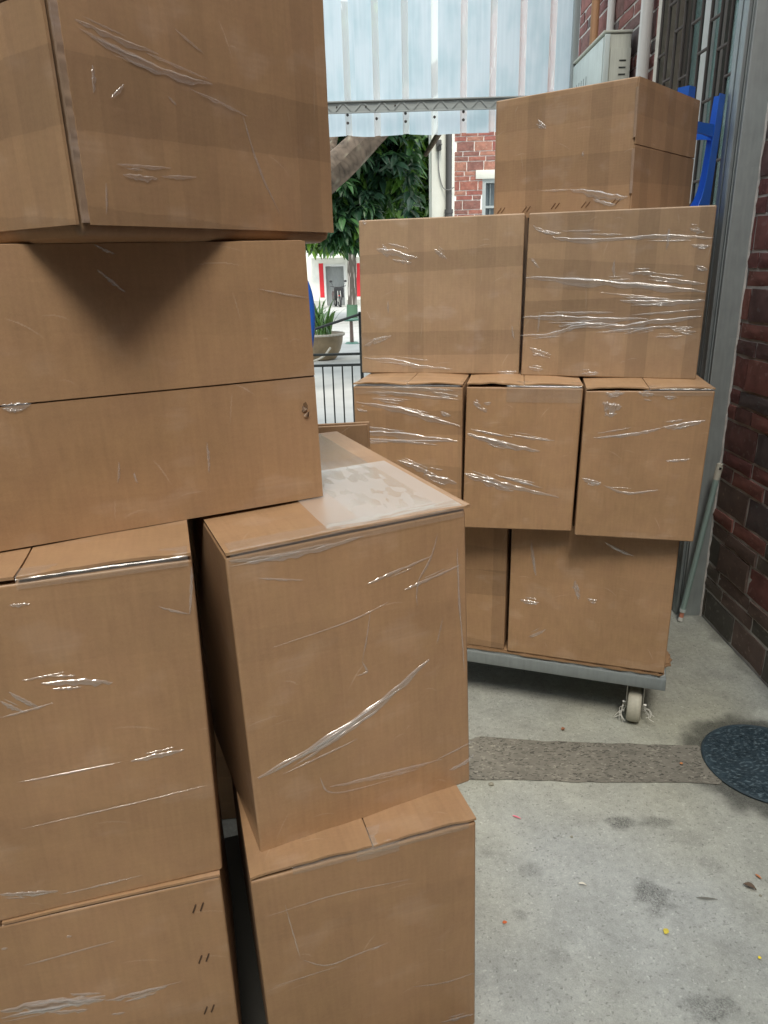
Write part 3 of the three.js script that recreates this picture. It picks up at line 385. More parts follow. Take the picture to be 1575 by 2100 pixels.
    for (let j = 0; j < nc; j++) for (let i = 0; i < na; i++) { const k = j * row + i; quad(k, k + 1, k + row, k + row + 1); quad(cnt + k, cnt + k + row, cnt + k + 1, cnt + k + row + 1); }
    for (let i = 0; i < na; i++) { quad(i, cnt + i, i + 1, cnt + i + 1); const k = nc * row + i; quad(k, k + 1, cnt + k, cnt + k + 1); }
    for (let j = 0; j < nc; j++) { const k = j * row; quad(k, k + row, cnt + k, cnt + k + row); const q = k + na; quad(q, cnt + q, q + row, cnt + q + row); }
    let s = new THREE.BufferGeometry(); s.setAttribute('position', new THREE.Float32BufferAttribute(Q, 3)); s.setAttribute('uv', new THREE.Float32BufferAttribute(W, 2)); s.setIndex(J); s.computeVertexNormals();
    return mesh(name, toCreasedNormals(s, 0.6), m, parent);
  };
  // fold of film standing proud of a face: a sharp crest, steep on one side, running out flat on the other
  const fold = (f, pts, wmm, high = 1) => {
    const cv = new THREE.CatmullRomCurve3(pts.map(([a, c]) => V(a, c, 0))), n = 12 + pts.length * 8, Q = [], J = [], wd = wmm / 1000, ph = rr(0, 50), K = 6;
    const sec = [[0.62, 0], [0.34, 0.30], [0.05, 0.50], [-0.22, 0.42], [-0.8, 0.16], [-1.5, 0.05], [-2.3, 0]];
    for (let i = 0; i <= n; i++) { const s = i / n, p = cv.getPoint(s), tg = cv.getTangent(s), tp = Math.pow(Math.sin(Math.PI * clamp(s, 0.015, 0.985)), 0.7) * (0.75 + 0.6 * noise(s * 8, ph)) + 0.05;
      let sd = V(-tg.y, tg.x, 0); if (sd.y < 0) sd.negate(); const wob = 0.5 * wd * noise(s * 9, ph, 3);
      for (const [o2, e2] of sec) { const off = o2 * wd * tp + wob; const q = at(f, p.x + sd.x * off, p.y + sd.y * off, 0.0011 + e2 * wd * tp * high); Q.push(q.x, q.y, q.z); } }
    for (let i = 0; i < n; i++) for (let k = 0; k < K; k++) { const a = i * (K + 1) + k; J.push(a, a + K + 1, a + 1, a + 1, a + K + 1, a + K + 2); }
    const s = new THREE.BufferGeometry(); s.setAttribute('position', new THREE.Float32BufferAttribute(Q, 3)); s.setIndex(J); s.computeVertexNormals(); return mesh('film_fold', s, film, t);
  };
  for (const [wm, pts] of FOLDS[id] || []) { const k = id[0] === 'T' ? wm * 1.3 : wm * 1.1; fold('F', pts, k); if (wm > 1.8) for (let i = 0; i < (wm > 3 ? 2 : 1); i++) { const s = (rnd() < 0.5 ? -1 : 1) * rr(1.2, 3) * k / 1000, e = rr(-2.5, 2.5) * k / 1000, a = rr(0, 0.45), m = pts.length, q = pts.map(([x, y], n) => [x, y + s + e * n / m]); const A = q[0], B = q[m - 1], lerp = t => [A[0] + (B[0] - A[0]) * t, A[1] + (B[1] - A[1]) * t + 0.0008]; fold('F', [lerp(a), lerp(a + rr(0.2, 0.3)), lerp(Math.min(1, a + rr(0.35, 0.6)))].map(([x, y]) => [clamp(x, -w / 2 + 0.004, w / 2 - 0.004), clamp(y, 0.004, h - 0.006)]), k * rr(0.25, 0.45)); } }
  for (const [wm, pts] of FOLDS[id + 'T'] || []) fold('T', pts, wm * 2.4, 0.6);
  // two lid flaps meeting on the top
  if (o.lid) { const s = o.lid.at ?? 0, l = o.lid.lift ?? 0.004, q = rr(0, 9), bow = (u, v) => l * Math.pow(v, 6) * (0.35 + 0.65 * Math.abs(noise(u * 3, q)) + 0.5 * Math.sin(u * 3.14));
    const th = 0.004, e = -(ins.T - 0.0012);
    slab('lid_flap', 'T', -w / 2 + 0.001, s * w - 0.0012, -d + 0.001, 0.0015, e, th, bow); slab('lid_flap', 'T', s * w + 0.0012, w / 2 - 0.001, -d + 0.001, 0.0015, e, th, (u, v) => bow(u + 2, v)); }
  // two flaps meeting on an upright face
  for (const [f, y, low = 0.001] of o.split || []) { const th = 0.004, e = -ins[f] + 0.0003, a0 = f === 'F' ? -w / 2 + 0.002 : -d + 0.002, a1 = f === 'F' ? w / 2 - 0.002 : -0.002; const q = rr(0, 9);
    slab('side_flap', f, a0, a1, low, y - 0.0012, e, th, (u, v) => 0.0022 * v * v * noise(u * 5, q), mat, 20, 8); slab('side_flap', f, a0, a1, y + 0.0012, h - 0.001, e, th, (u, v) => 0.0026 * (1 - v) * (1 - v) * (0.3 + noise(u * 4, q + 3)), mat, 20, 8); }
  // clear tape folded over the front top edge
  for (const [a0, a1, down, back, tm = tapeMat, tn = 'tape'] of o.tape || []) {
    const Q = [], J = [], n = 34, m = 14, q = rr(0, 40); for (let j = 0; j <= m; j++) for (let i = 0; i <= n; i++) { const a = a0 + (a1 - a0) * i / n, s = j / m, L = down + back, k = s * L, cr = (tn === 'tape' ? 0.0016 : 0.0006) * Math.abs(noise(a * 38, k * 90, q)) + 0.0022 * Math.exp(-(((k - back) / 0.006) ** 2)) * (0.3 + noise(a * 19, q, 2) + 0.5 * noise(a * 53, q, 5));
        const p = k < back ? at('T', a, -(back - k), 0.0016 + cr) : at('F', a, h - (k - back), 0.0018 + cr); Q.push(p.x, p.y, p.z); }
    for (let j = 0; j < m; j++) for (let i = 0; i < n; i++) { const k = j * (n + 1) + i; J.push(k, k + n + 1, k + 1, k + 1, k + n + 1, k + n + 2); }
    const s = new THREE.BufferGeometry(); s.setAttribute('position', new THREE.Float32BufferAttribute(Q, 3)); s.setIndex(J); s.computeVertexNormals(); mesh(tn, s, tm, t);
  }
  return { t, at, slab, fold, w, h, d, mat };
}
const top = { T: 0.0065 };
const gT = 'cartons stacked on the caster trolley', gL = 'cartons stacked in the near left pile';
carton('TB1', 'bottom left carton on the caster trolley, mostly hidden by the near pile', { mat: kraft(0, 1.05, 0.3), group: gT });
carton('TB2', 'bottom right carton on the caster trolley, directly above the white wheel', { mat: kraft(2, 1.08, 0.3), group: gT });
carton('TM1', 'leftmost carton in the middle row of three on the trolley, with many film creases', { mat: kraft(1, 1.1, 0.5, 0.3), inset: top, lid: { lift: 0.009 }, sag: 0.006, tape: [[-0.16, 0.16, 0.03, 0.05]], group: gT });
carton('TM2', 'centre carton in the middle row of three on the trolley', { mat: kraft(3, 1.1, 0.45, 0.3), inset: top, lid: { lift: 0.009, at: 0.0 }, sag: 0.006, tape: [[-0.05, 0.165, 0.05, 0.05]], group: gT });
carton('TM3', 'rightmost carton in the middle row of three on the trolley, beside the leaning pole', { mat: kraft(2, 1.1, 0.45, 0.3), inset: top, lid: { lift: 0.007, at: 0.0 }, sag: 0.004, tape: [[0.0, 0.165, 0.02, 0.04]], group: gT });
carton('TU1', 'left carton of the upper pair on the trolley with faint checkered tape bands', { mat: kraft(1, 1.05, 0.3, 0.34, 0.8), bulge: 0.001, group: gT });
carton('TU2', 'right carton of the upper pair on the trolley, crossed by long shiny film creases', { mat: kraft(0, 1.05, 0.4, 0.3, 0.7), bulge: 0.001, group: gT });
carton('TR1', 'carton hidden at the rear bottom of the trolley', { mat: kraft(2), group: gT });
carton('TR2', 'carton hidden at the rear middle of the trolley', { mat: kraft(2), group: gT });
carton('TR3', 'carton at the rear top of the trolley under the upturned blue stool', { mat: kraft(2), group: gT });
{
  const c = carton('TT', 'single turned carton on the very top of the trolley stack', { mat: kraft(4, 0.97, 0.3, 0.34, 0.3), inset: { R: 0.0045 }, split: [['R', 0.182]], group: gT });
  const dk = std({ color: lin(0.19, 0.11, 0.06), roughness: 0.95 });
  for (const [a, y] of [[-0.209, 0.031], [-0.112, 0.029], [-0.008, 0.032], [0.096, 0.029], [0.192, 0.03]]) for (const s of [-1, 1]) { const p = c.at('F', a + s * 0.007, y, 0.0008); mesh('slit', new THREE.CapsuleGeometry(0.0016, 0.02, 3, 6).rotateZ(-0.75).scale(1, 1, 0.5).translate(p.x, p.y, p.z), dk, c.t); }
  for (const [y0, y1] of [[0.05, 0.17], [0.2, 0.33]]) c.slab('worn_edge', 'F', c.w / 2 - 0.007, c.w / 2 + 0.001, y0, y1, 0.0006, 0.002, (u, v) => 0.0012 * noise(v * 9, y0 * 9), rawEdge, 2, 14);
}
// near left pile
{
  const c = carton('L1', 'near top left carton overhanging the pile, corner pointing at the viewer', { mat: kraft(1, 1.0, 0.4, 0.34, 0.2), inset: { F: 0.0055, L: 0.0045 }, split: [['L', 0.235, 0.015]], bulge: 0.004, round: 0.014, group: gL });
  const a0 = -c.w / 2;
  c.slab('front_panel', 'F', a0 + 0.017, c.w / 2 - 0.001, 0.015, c.h - 0.001, -0.005, 0.0052, (u, v) => 0.0012 * noise(u * 6, v * 5, 3), c.mat, 20, 16);
  c.slab('fluted_edge', 'F', a0 + 0.009, a0 + 0.0172, 0.017, c.h - 0.002, -0.0048, 0.0040, (u, v) => 0.0006 * Math.sin(v * 150), rawEdge, 2, 90);
}
{
  const c = carton('L2', 'wide matte carton under the overhanging top carton, horizontal seam across its front', { mat: kraft(2, 0.94, 0.22, 0.42), inset: { F: 0.0045 }, split: [['F', 0.192]], bulge: 0.001, group: gL });
  const p = c.at('F', 0.379, 0.148, 0.001), tear = mesh('tear', new THREE.CircleGeometry(0.006, 5).scale(0.7, 1.2, 1).translate(p.x, p.y, p.z), std({ color: lin(0.16, 0.095, 0.05), roughness: 1 }), c.t);
  for (const [x, y, r] of [[-0.004, -0.002, 0.5], [0.002, -0.011, -0.4]]) mesh('torn_paper', new THREE.ConeGeometry(0.006, 0.011, 3, 1).scale(1, 1, 0.25).rotateZ(r).rotateX(0.5).translate(p.x + x, p.y + y, p.z + 0.003), rawEdge, c.t);
}
carton('L3', 'middle left carton of the near pile, cut off by the left edge of view', { mat: kraft(3, 0.92, 0.45, 0.3), inset: top, lid: { at: 0.09, lift: 0.007 }, tape: [[0.045, 0.245, 0.014, 0.03]], bulge: 0.004, group: gL });
carton('L4', 'glossy film-wrapped carton jutting forward in the middle right of the near pile', { mat: kraft(3, 0.97, 0.8, 0.24), inset: top, lid: { at: 0.52, lift: 0.003 }, tape: [[-0.18, 0.182, 0.016, 0.03], [-0.035, 0.182, 0.0, 0.30, glareFilm, 'glare_film_sheet'], [0.02, 0.15, 0.0, 0.58, tapeMat, 'glare_film_sheet']], bulge: 0.004, sag: -0.001, group: gL });  // the film sheets whiten the top in place of real glare
carton('L5', 'bottom right carton of the near pile with a taped, split top edge', { mat: kraft(3, 0.84, 0.35, 0.34), inset: top, lid: { at: 0.02, lift: 0.008 }, tape: [[-0.12, 0.17, 0.012, 0.022], [-0.02, 0.05, 0.02, 0.04]], bulge: 0.002, group: gL });
{
  const c = carton('L6', 'bottom left carton of the near pile with pairs of staples near its edge', { mat: kraft(3, 0.90, 0.45, 0.3), inset: top, lid: { at: -0.1, lift: 0.004 }, bulge: 0.003, group: gL });
  const st = std({ color: lin(0.11, 0.07, 0.045), roughness: 0.55, metalness: 0.5 });
  for (const [a, y] of [[0.212, 0.421], [0.210, 0.318], [0.207, 0.207]]) for (const s of [-1, 1]) { const p = c.at('F', a + s * 0.0055, y, 0.0009); mesh('staple', new THREE.CapsuleGeometry(0.0012, 0.014, 3, 6).rotateZ(-0.38).translate(p.x, p.y, p.z), st, c.t); }
}
carton('L7', 'unseen carton added in the middle rear of the near pile to darken the gap', { mat: kraft(2), group: gL });  // added to stop light from behind entering the gap
carton('L8', 'unseen carton added at the bottom rear of the near pile to darken the gap', { mat: kraft(2), group: gL });  // also added as a light block behind the gap
// folded carton standing upright behind the near pile
{
  const t = thing('folded_carton', 'folded flat carton standing upright behind the near pile', 'carton', [-0.36, 0, -1.665], 0.10);
  const g = new THREE.Group(); t.add(g); g.name = 'panel_pack'; g.rotation.x = 0.03;
  for (let i = 0; i < 2; i++) mesh('panel', metreUV(cbox(-0.32, 0.330 - i * 0.006, 0.004, 1.150 - i * 0.004, -0.008 + i * 0.010, i * 0.010, 0.002), KSIZE, 0.2 + i * 0.3, 0.1), kraft(1, 0.95, 0.25), g);
}
// ---------- trolley under the right stack ----------
const TA = -0.3415, trolleyLocal = (x, z) => [0.6556 + x * Math.cos(TA) + z * Math.sin(TA), -2.0782 - x * Math.sin(TA) + z * Math.cos(TA)];
function caster(parent, x, z, turn, topY, strings) {
  const c = new THREE.Group(); c.name = 'caster'; c.position.set(x, 0, z); c.rotation.y = turn; parent.add(c);
  const R = 0.061, W = 0.023, prof = [[0.02, -W], [R * 0.86, -W], [R * 0.97, -W * 0.8], [R, -W * 0.35], [R, W * 0.35], [R * 0.97, W * 0.8], [R * 0.86, W], [0.02, W]].map(q => new THREE.Vector2(...q));
  mesh('wheel', new THREE.LatheGeometry(prof, 32).rotateZ(Math.PI / 2).translate(0, R, 0), nylon, c);
  const plate = s => { const sh = new THREE.Shape([[-0.03, topY], [0.03, topY], [0.018, R - 0.012], [0, R - 0.02], [-0.018, R - 0.012]].map(q => new THREE.Vector2(...q))); return new THREE.ExtrudeGeometry(sh, { depth: 0.003, bevelEnabled: false }).rotateY(Math.PI / 2).translate(s * 0.027 - 0.0015, 0, 0); };
  mesh('fork', flat([plate(-1), plate(1), box(-0.03, 0.03, topY - 0.005, topY - 0.001, -0.035, 0.035)]), zinc, c);
  mesh('axle', flat([cyl(0.006, 0.006, V(-0.036, R, 0), V(0.036, R, 0), 10), cyl(0.010, 0.010, V(-0.038, R, 0), V(-0.030, R, 0), 6), cyl(0.010, 0.010, V(0.030, R, 0), V(0.038, R, 0), 6)]), zinc, c);
  if (strings) { reseed(91); for (let i = 0; i < 13; i++) { const s = i % 3 ? -1 : 1, y = R + rr(-0.028, 0.0), a = rr(0.030, 0.05), pts = [[s * 0.031, y, rr(0, 0.02)], [s * a, y + rr(-0.006, 0.014), rr(0.015, 0.03)], [s * (a + rr(0.0, 0.016)), y + rr(-0.022, 0.004), rr(0.02, 0.035)], [s * (a + rr(-0.012, 0.02)), y - rr(0.004, 0.036), rr(0.02, 0.04)]]; mesh('tangled_string', tube(pts, 0.0009, 14, 5), std({ color: lin(0.72, 0.72, 0.66), roughness: 0.9 }), c); } }
  return c;
}
{
  const [ox, oz] = trolleyLocal(0.264 - 0.625, -0.55);
  const t = thing('platform_trolley', 'grey steel platform trolley on white casters carrying the right stack', 'trolley', [ox, 0, oz], TA);
  const w = 0.625, d = 0.556;
  mesh('frame_rail', metreUV(cbox(-w, w, 0.160, 0.204, d - 0.03, d, 0.004), 0.5), greySteel, t); mesh('frame_rail', metreUV(cbox(-w, w, 0.160, 0.204, -d, -d + 0.03, 0.004), 0.5), greySteel, t);
  mesh('frame_rail', metreUV(cbox(-w, -w + 0.03, 0.161, 0.203, -d + 0.031, d - 0.031, 0.004), 0.5), greySteel, t); mesh('frame_rail', metreUV(cbox(w - 0.03, w, 0.161, 0.203, -d + 0.031, d - 0.031, 0.004), 0.5), greySteel, t);
  mesh('deck', metreUV(box(-w + 0.004, w - 0.004, 0.2045, 0.2105, -d + 0.004, d - 0.012), 0.5), palePaint, t);
  for (const [x, z, s, r] of [[0.538, 0.50, true, -0.05], [-0.53, 0.47, false, 0.4], [0.53, -0.47, false, 0.2], [-0.53, -0.47, false, 0]]) caster(t, x, z, r, 0.159, s);
  // loose cardboard sheet on the deck
  const s = thing('cardboard_liner', 'thin cardboard sheet poking out between the cartons and the trolley deck', 'cardboard', [ox, 0.2108, oz], TA); reseed(95);
  const outline = [[-0.6, d - 0.006]]; for (let i = 1; i < 40; i++) outline.push([-0.6 + 1.235 * i / 40, d - 0.006 + rr(-0.004, 0.002)]);
  outline.push([0.618, d - 0.02], [0.618, d - 0.06], [0.630, d - 0.075], [0.640, d - 0.08], [0.638, d - 0.10], [0.645, d - 0.12], [0.637, d - 0.13], [0.640, d - 0.15], [0.618, d - 0.19], [0.618, -d + 0.05], [-0.6, -d + 0.05]);
  const layer = (y0, th, k) => { const sh = new THREE.Shape(outline.map(([x, z]) => new THREE.Vector2(x - k, -z + k * 0.7))); return new THREE.ExtrudeGeometry(sh, { depth: th, bevelEnabled: false }).rotateX(-Math.PI / 2).translate(0, y0, 0); };
  mesh('layer', metreUV(layer(0, 0.0048, 0), KSIZE), kraft(2, 0.75, 0, 0.5), s); mesh('layer', metreUV(layer(0.0052, 0.0055, 0.006), KSIZE, 0.3, 0.2), kraft(2, 0.85, 0, 0.5), s);
}
// low trolley under the near pile
{
  const t = thing('low_trolley', 'dark low trolley under the near left pile, seen only through the gap', 'trolley', [-0.36, 0, -1.06], 0.28);
  mesh('deck', box(-0.62, 0.44, 0.1515, 0.1695, -0.34, 0.36), std({ color: lin(0.025, 0.025, 0.022), roughness: 0.95 }), t);
  for (const z of [-0.33, 0.30]) mesh('frame_rail', cbox(-0.62, 0.44, 0.1255, 0.151, z, z + 0.04, 0.004), darkSteel, t);
  for (const [x, z] of [[0.36, 0.28], [-0.52, 0.28], [0.36, -0.27], [-0.52, -0.27]]) caster(t, x, z, 0.3, 0.1245, false);
}
// upturned blue stool
{
  const t = thing('plastic_stool', 'blue plastic stool standing upside down behind the top carton', 'stool', [1.105, 1.6345, -2.935], 0.68);
  const S = 0.106, F = 0.116, H = 0.42;
  const sl = new THREE.Shape(), r = 0.03, q = 0.125; sl.moveTo(-q + r, -q); sl.lineTo(q - r, -q); sl.quadraticCurveTo(q, -q, q, -q + r); sl.lineTo(q, q - r); sl.quadraticCurveTo(q, q, q - r, q); sl.lineTo(-q + r, q); sl.quadraticCurveTo(-q, q, -q, q - r); sl.lineTo(-q, -q + r); sl.quadraticCurveTo(-q, -q, -q + r, -q);
  mesh('seat', new THREE.ExtrudeGeometry(sl, { depth: 0.012, bevelEnabled: true, bevelSize: 0.003, bevelThickness: 0.003, bevelSegments: 2 }).rotateX(-Math.PI / 2).translate(0, 0.003, 0), bluePlastic, t);
  // each leg is an angle section that widens into the apron at the seat
  const legG = (sx, sz) => { const gs = []; for (const k of [0, 1]) {
      const pts = []; const n = 14; for (let i = 0; i <= n; i++) { const s = i / n, y = 0.015 + s * (H - 0.015), wid = 0.052 - 0.010 * s + 0.06 * Math.pow(1 - s, 9); pts.push([y, wid, S + (F - S) * s]); }
      const P = [], I = []; for (const o of [0, 1]) for (const [y, wd, c] of pts) { const e = c + 0.012 - o * 0.003; const a = k ? [sx * e, y, sz * (c + 0.012)] : [sx * (c + 0.012), y, sz * e], b = k ? [sx * e, y, sz * (c + 0.012 - wd)] : [sx * (c + 0.012 - wd), y, sz * e]; P.push(...a, ...b); }
      const m = pts.length; for (let o = 0; o < 2; o++) for (let i = 0; i < m - 1; i++) { const a = (o * m + i) * 2; I.push(a, a + 1, a + 2, a + 1, a + 3, a + 2); } for (let i = 0; i < m - 1; i++) { const a = i * 2 + 1, b = (m + i) * 2 + 1; I.push(a, b, a + 2, b, b + 2, a + 2); } const e = (m - 1) * 2, f = (2 * m - 1) * 2; I.push(e, e + 1, f, e + 1, f + 1, f);
      const g = new THREE.BufferGeometry(); g.setAttribute('position', new THREE.Float32BufferAttribute(P, 3)); g.setIndex(I); g.computeVertexNormals(); gs.push(toCreasedNormals(g, 0.6)); g.deleteAttribute('uv'); }
    return mergeGeometries(gs); };
  const blue2 = bluePlastic.clone(); blue2.side = THREE.DoubleSide;
  for (const [sx, sz] of [[1, 1], [1, -1], [-1, 1], [-1, -1]]) mesh('leg', legG(sx, sz), blue2, t);
  const rung = (ax, s) => { const c = S + (F - S) * 0.74, sh = new THREE.Shape(); sh.moveTo(-c, 0); sh.quadraticCurveTo(-c * 0.8, 0.018, 0, 0.02); sh.quadraticCurveTo(c * 0.8, 0.018, c, 0); sh.lineTo(c, 0.055); sh.lineTo(-c, 0.055); const g = new THREE.ExtrudeGeometry(sh, { depth: 0.012, bevelEnabled: false }).translate(0, H * 0.63, s * c - 0.006 + s * 0.003); if (ax) g.rotateY(Math.PI / 2); return g; };
  for (const [a, s] of [[0, 1], [0, -1], [1, 1], [1, -1]]) mesh('rung', rung(a, s), bluePlastic, t);
}
// leaning pole
{
  const a = V(1.276, 0.002, -2.745), b = V(1.352, 0.715, -2.728), dir = b.clone().sub(a).normalize(), on = s => a.clone().addScaledVector(dir, s), L = b.distanceTo(a);
  const t = thing('broom_pole', 'pale green metal pole with plastic joint leaning on the grey post', 'pole', [a.x, 0, a.z]); const loc = g => g.translate(-a.x, 0, -a.z);
  mesh('tube', loc(cyl(0.0115, 0.0115, on(0.052), on(L - 0.055), 16)), std({ map: steelNoise, color: lin(0.34, 0.47, 0.44), roughness: 0.4, metalness: 0.2 }), t);
  mesh('joint', loc(flat([cyl(0.0125, 0.0135, on(L - 0.066), on(L - 0.012), 14), cyl(0.014, 0.014, on(L - 0.014), on(L), 4)])), std({ color: lin(0.55, 0.54, 0.46), roughness: 0.6 }), t);
  mesh('joint_slot', loc(cyl(0.006, 0.006, on(L - 0.012).add(V(-0.002, 0, 0.0106)), on(L - 0.022).add(V(-0.002, 0, 0.0106)), 4)), std({ color: lin(0.01, 0.01, 0.01) }), t);
  mesh('collar', loc(cyl(0.0135, 0.013, on(0.048), on(0.062), 14)), std({ color: lin(0.5, 0.56, 0.54), roughness: 0.5 }), t);
  mesh('orange_band', loc(cyl(0.0095, 0.0095, on(0.02), on(0.048), 12)), std({ color: lin(0.62, 0.25, 0.16), roughness: 0.6 }), t);
  mesh('end_cap', loc(cyl(0.0105, 0.0095, on(0.004), on(0.022), 12)), std({ color: lin(0.66, 0.66, 0.62), roughness: 0.6 }), t);
}
// manhole cover
{
  const t = thing('manhole_cover', 'round blue-black manhole cover beside the brick wall', 'manhole cover', [1.175, 0, -1.815]);
  const N = 512, m = tex(N, N, (u, v, o) => { const s = 1 + 0.7 * fbm(u * 9, v * 9, 5, 4) + 0.3 * (fineN(Math.floor(u * N), Math.floor(v * N)) - 0.5), w = sstep(-0.05, 0.5, fbm(u * 26 + v * 8, v * 46, 12, 5)); o[0] = 0.026 * s + 0.13 * w; o[1] = 0.046 * s + 0.17 * w; o[2] = 0.060 * s + 0.185 * w; });
  const iron = std({ map: m, bumpMap: m, bumpScale: 0.004, roughness: 0.62, metalness: 0.25 });
  mesh('plate', metreUV(cyl(0.19, 0.188, V(0, 0.0, 0), V(0, 0.007, 0), 48), 0.4, 0.5, 0.5), iron, t);
  mesh('rim', new THREE.TorusGeometry(0.1885, 0.005, 6, 60).scale(1, 1, 0.8).rotateX(Math.PI / 2).translate(0, 0.0055, 0), iron, t);
  reseed(97); const bars = []; for (let i = 0; i < 620; i++) { const a = rnd() * 6.283, r = Math.sqrt(rr(0.05, 0.92)) * 0.18; if (Math.hypot(Math.cos(a) * r + 0.07, Math.sin(a) * r - 0.02) < 0.045) continue; bars.push(box(-rr(0.004, 0.010), rr(0.004, 0.010), 0, 0.0022, -0.0014, 0.0014).rotateY(a * 2.3 + rr(-0.6, 0.6)).translate(Math.cos(a) * r, 0.0065, Math.sin(a) * r)); }
  const tr = mesh('tread', metreUV(flat(bars), 0.4, 0.5, 0.5), iron, t); tr.userData.kind = 'stuff';
}
// small litter on the slab
{
  const leafShape = (l, w, curl) => { const n = 8, P = [], I = []; for (let i = 0; i <= n; i++) { const s = i / n, ww = w * Math.sin(Math.PI * Math.pow(s, 0.8)) + 0.0004, y = curl * Math.sin(s * 3.1) ; P.push(s * l - l / 2, y + 0.004 + curl * 0.5, -ww, s * l - l / 2, y + 0.0035, 0, s * l - l / 2, y + 0.004 + curl * 0.5, ww); } for (let i = 0; i < n; i++) for (let k = 0; k < 2; k++) { const a = i * 3 + k; I.push(a, a + 1, a + 3, a + 1, a + 4, a + 3); } const g = new THREE.BufferGeometry(); g.setAttribute('position', new THREE.Float32BufferAttribute(P, 3)); g.setIndex(I); g.computeVertexNormals(); return g; };
  const items = [['dead_leaf', 'brown curled dead leaf on the concrete near the right edge', 'leaf', 0.89, -1.358, 0.03, 0.007, 0.006, -0.7, [0.11, 0.075, 0.05]], ['dead_leaf', 'small rust-brown dead leaf on the slab just before the trolley shadow', 'leaf', 0.585, -2.012, 0.016, 0.006, 0.004, 0.5, [0.28, 0.12, 0.06]], ['paper_scrap', 'small crumpled white scrap on the concrete', 'scrap', 0.476, -1.38, 0.020, 0.003, 0.004, -0.3, [0.6, 0.58, 0.5]], ['petal', 'yellow petal on the concrete in the lower right foreground', 'petal', 0.635, -1.241, 0.017, 0.006, 0.003, 0.9, [0.55, 0.46, 0.06]], ['petal', 'tiny bright yellow petal near the right edge of the concrete', 'petal', 0.818, -1.168, 0.008, 0.003, 0.002, 0.2, [0.75, 0.6, 0.03]], ['plastic_strip', 'thin pink plastic strip on the concrete near the bottom carton', 'strip', 0.354, -1.618, 0.026, 0.002, 0.001, -0.55, [0.75, 0.16, 0.24]], ['petal', 'orange-red petal on the concrete beside the bottom right carton', 'petal', 0.262, -1.278, 0.012, 0.004, 0.001, 0.1, [0.5, 0.12, 0.04]], ['petal', 'orange speck of petal on the dark mortar strip', 'petal', 0.906, -1.82, 0.011, 0.004, 0.001, 0.2, [0.5, 0.2, 0.07]], ['petal', 'orange petal beside the brown curled leaf', 'petal', 0.928, -1.39, 0.018, 0.003, 0.001, -1.1, [0.45, 0.18, 0.08]], ['twig', 'short grey twig on the concrete left of the brown leaf', 'twig', 0.77, -1.329, 0.05, 0.0025, 0.001, -0.15, [0.14, 0.14, 0.12]]];
  for (const [n, l, c, x, z, len, w, curl, turn, col] of items) { const m = mesh(n, leafShape(len, w, curl), std({ color: lin(...col), roughness: 0.8, side: THREE.DoubleSide })); m.position.set(x, Math.abs(z + 1.85) < 0.1 ? 0.004 : 0, z); m.rotation.y = turn; tag(m, l, c); }
  const stone = (x, z, s, l) => { const g = new THREE.IcosahedronGeometry(s, 2), p = g.attributes.position; for (let i = 0; i < p.count; i++) { const q = V(p.getX(i), p.getY(i), p.getZ(i)), k = 1 + 0.25 * noise(q.x / s * 1.3, q.y / s * 1.3, q.z / s * 1.3 + x * 9); p.setXYZ(i, q.x * k, q.y * k * 0.6 + s * 0.5, q.z * k * 0.8); } g.computeVertexNormals(); const m = mesh('pebble', g, std({ map: mortarTex, color: lin(0.5, 0.5, 0.42), roughness: 0.9 })); m.position.set(x, 0, z); tag(m, l, 'pebble'); };
  stone(0.302, -1.757, 0.008, 'grey pebble on the lower edge of the dark mortar strip'); stone(0.491, -1.542, 0.004, 'tiny dark pebble in the middle of the concrete slab'); stone(0.905, -1.335, 0.0035, 'tiny dark pebble beside the brown curled leaf');
}
// blue hand truck behind the near pile
{
  const t = thing('hand_truck', 'blue tubular hand truck handle peeping out behind the near pile', 'hand truck', [-0.515, 0, -3.0]);
  mesh('handle_loop', new THREE.TubeGeometry(new THREE.CatmullRomCurve3([[-0.20, 1.14], [-0.235, 1.25], [-0.23, 1.42], [-0.16, 1.50], [0.12, 1.51], [0.205, 1.47], [0.235, 1.40], [0.235, 1.25], [0.20, 1.14], [0.09, 1.10], [-0.09, 1.10]].map(([x, y]) => V(x, y, 0)), true), 80, 0.016, 12, true), bluePlastic, t);
  for (const s of [-1, 1]) mesh('side_tube', cyl(0.015, 0.015, V(s * 0.09, 0.12, 0), V(s * 0.09, 1.11, 0), 12), bluePlastic, t);
  for (const y of [0.4, 0.75]) mesh('cross_bar', cyl(0.011, 0.011, V(-0.09, y, 0), V(0.09, y, 0), 10), bluePlastic, t);
  mesh('toe_plate', cbox(-0.16, 0.16, 0.004, 0.012, 0, 0.2, 0.002), bluePlastic, t); mesh('axle', cyl(0.01, 0.01, V(-0.2, 0.1, -0.05), V(0.2, 0.1, -0.05), 8), zinc, t); for (const s of [-1, 1]) mesh('strut', cyl(0.012, 0.012, V(s * 0.09, 0.2, 0), V(s * 0.09, 0.01, 0.01), 8), bluePlastic, t);
  for (const s of [-1, 1]) mesh('wheel', new THREE.TorusGeometry(0.075, 0.025, 8, 24).rotateY(Math.PI / 2).translate(s * 0.2, 0.1, -0.05), darkSteel, t);
}
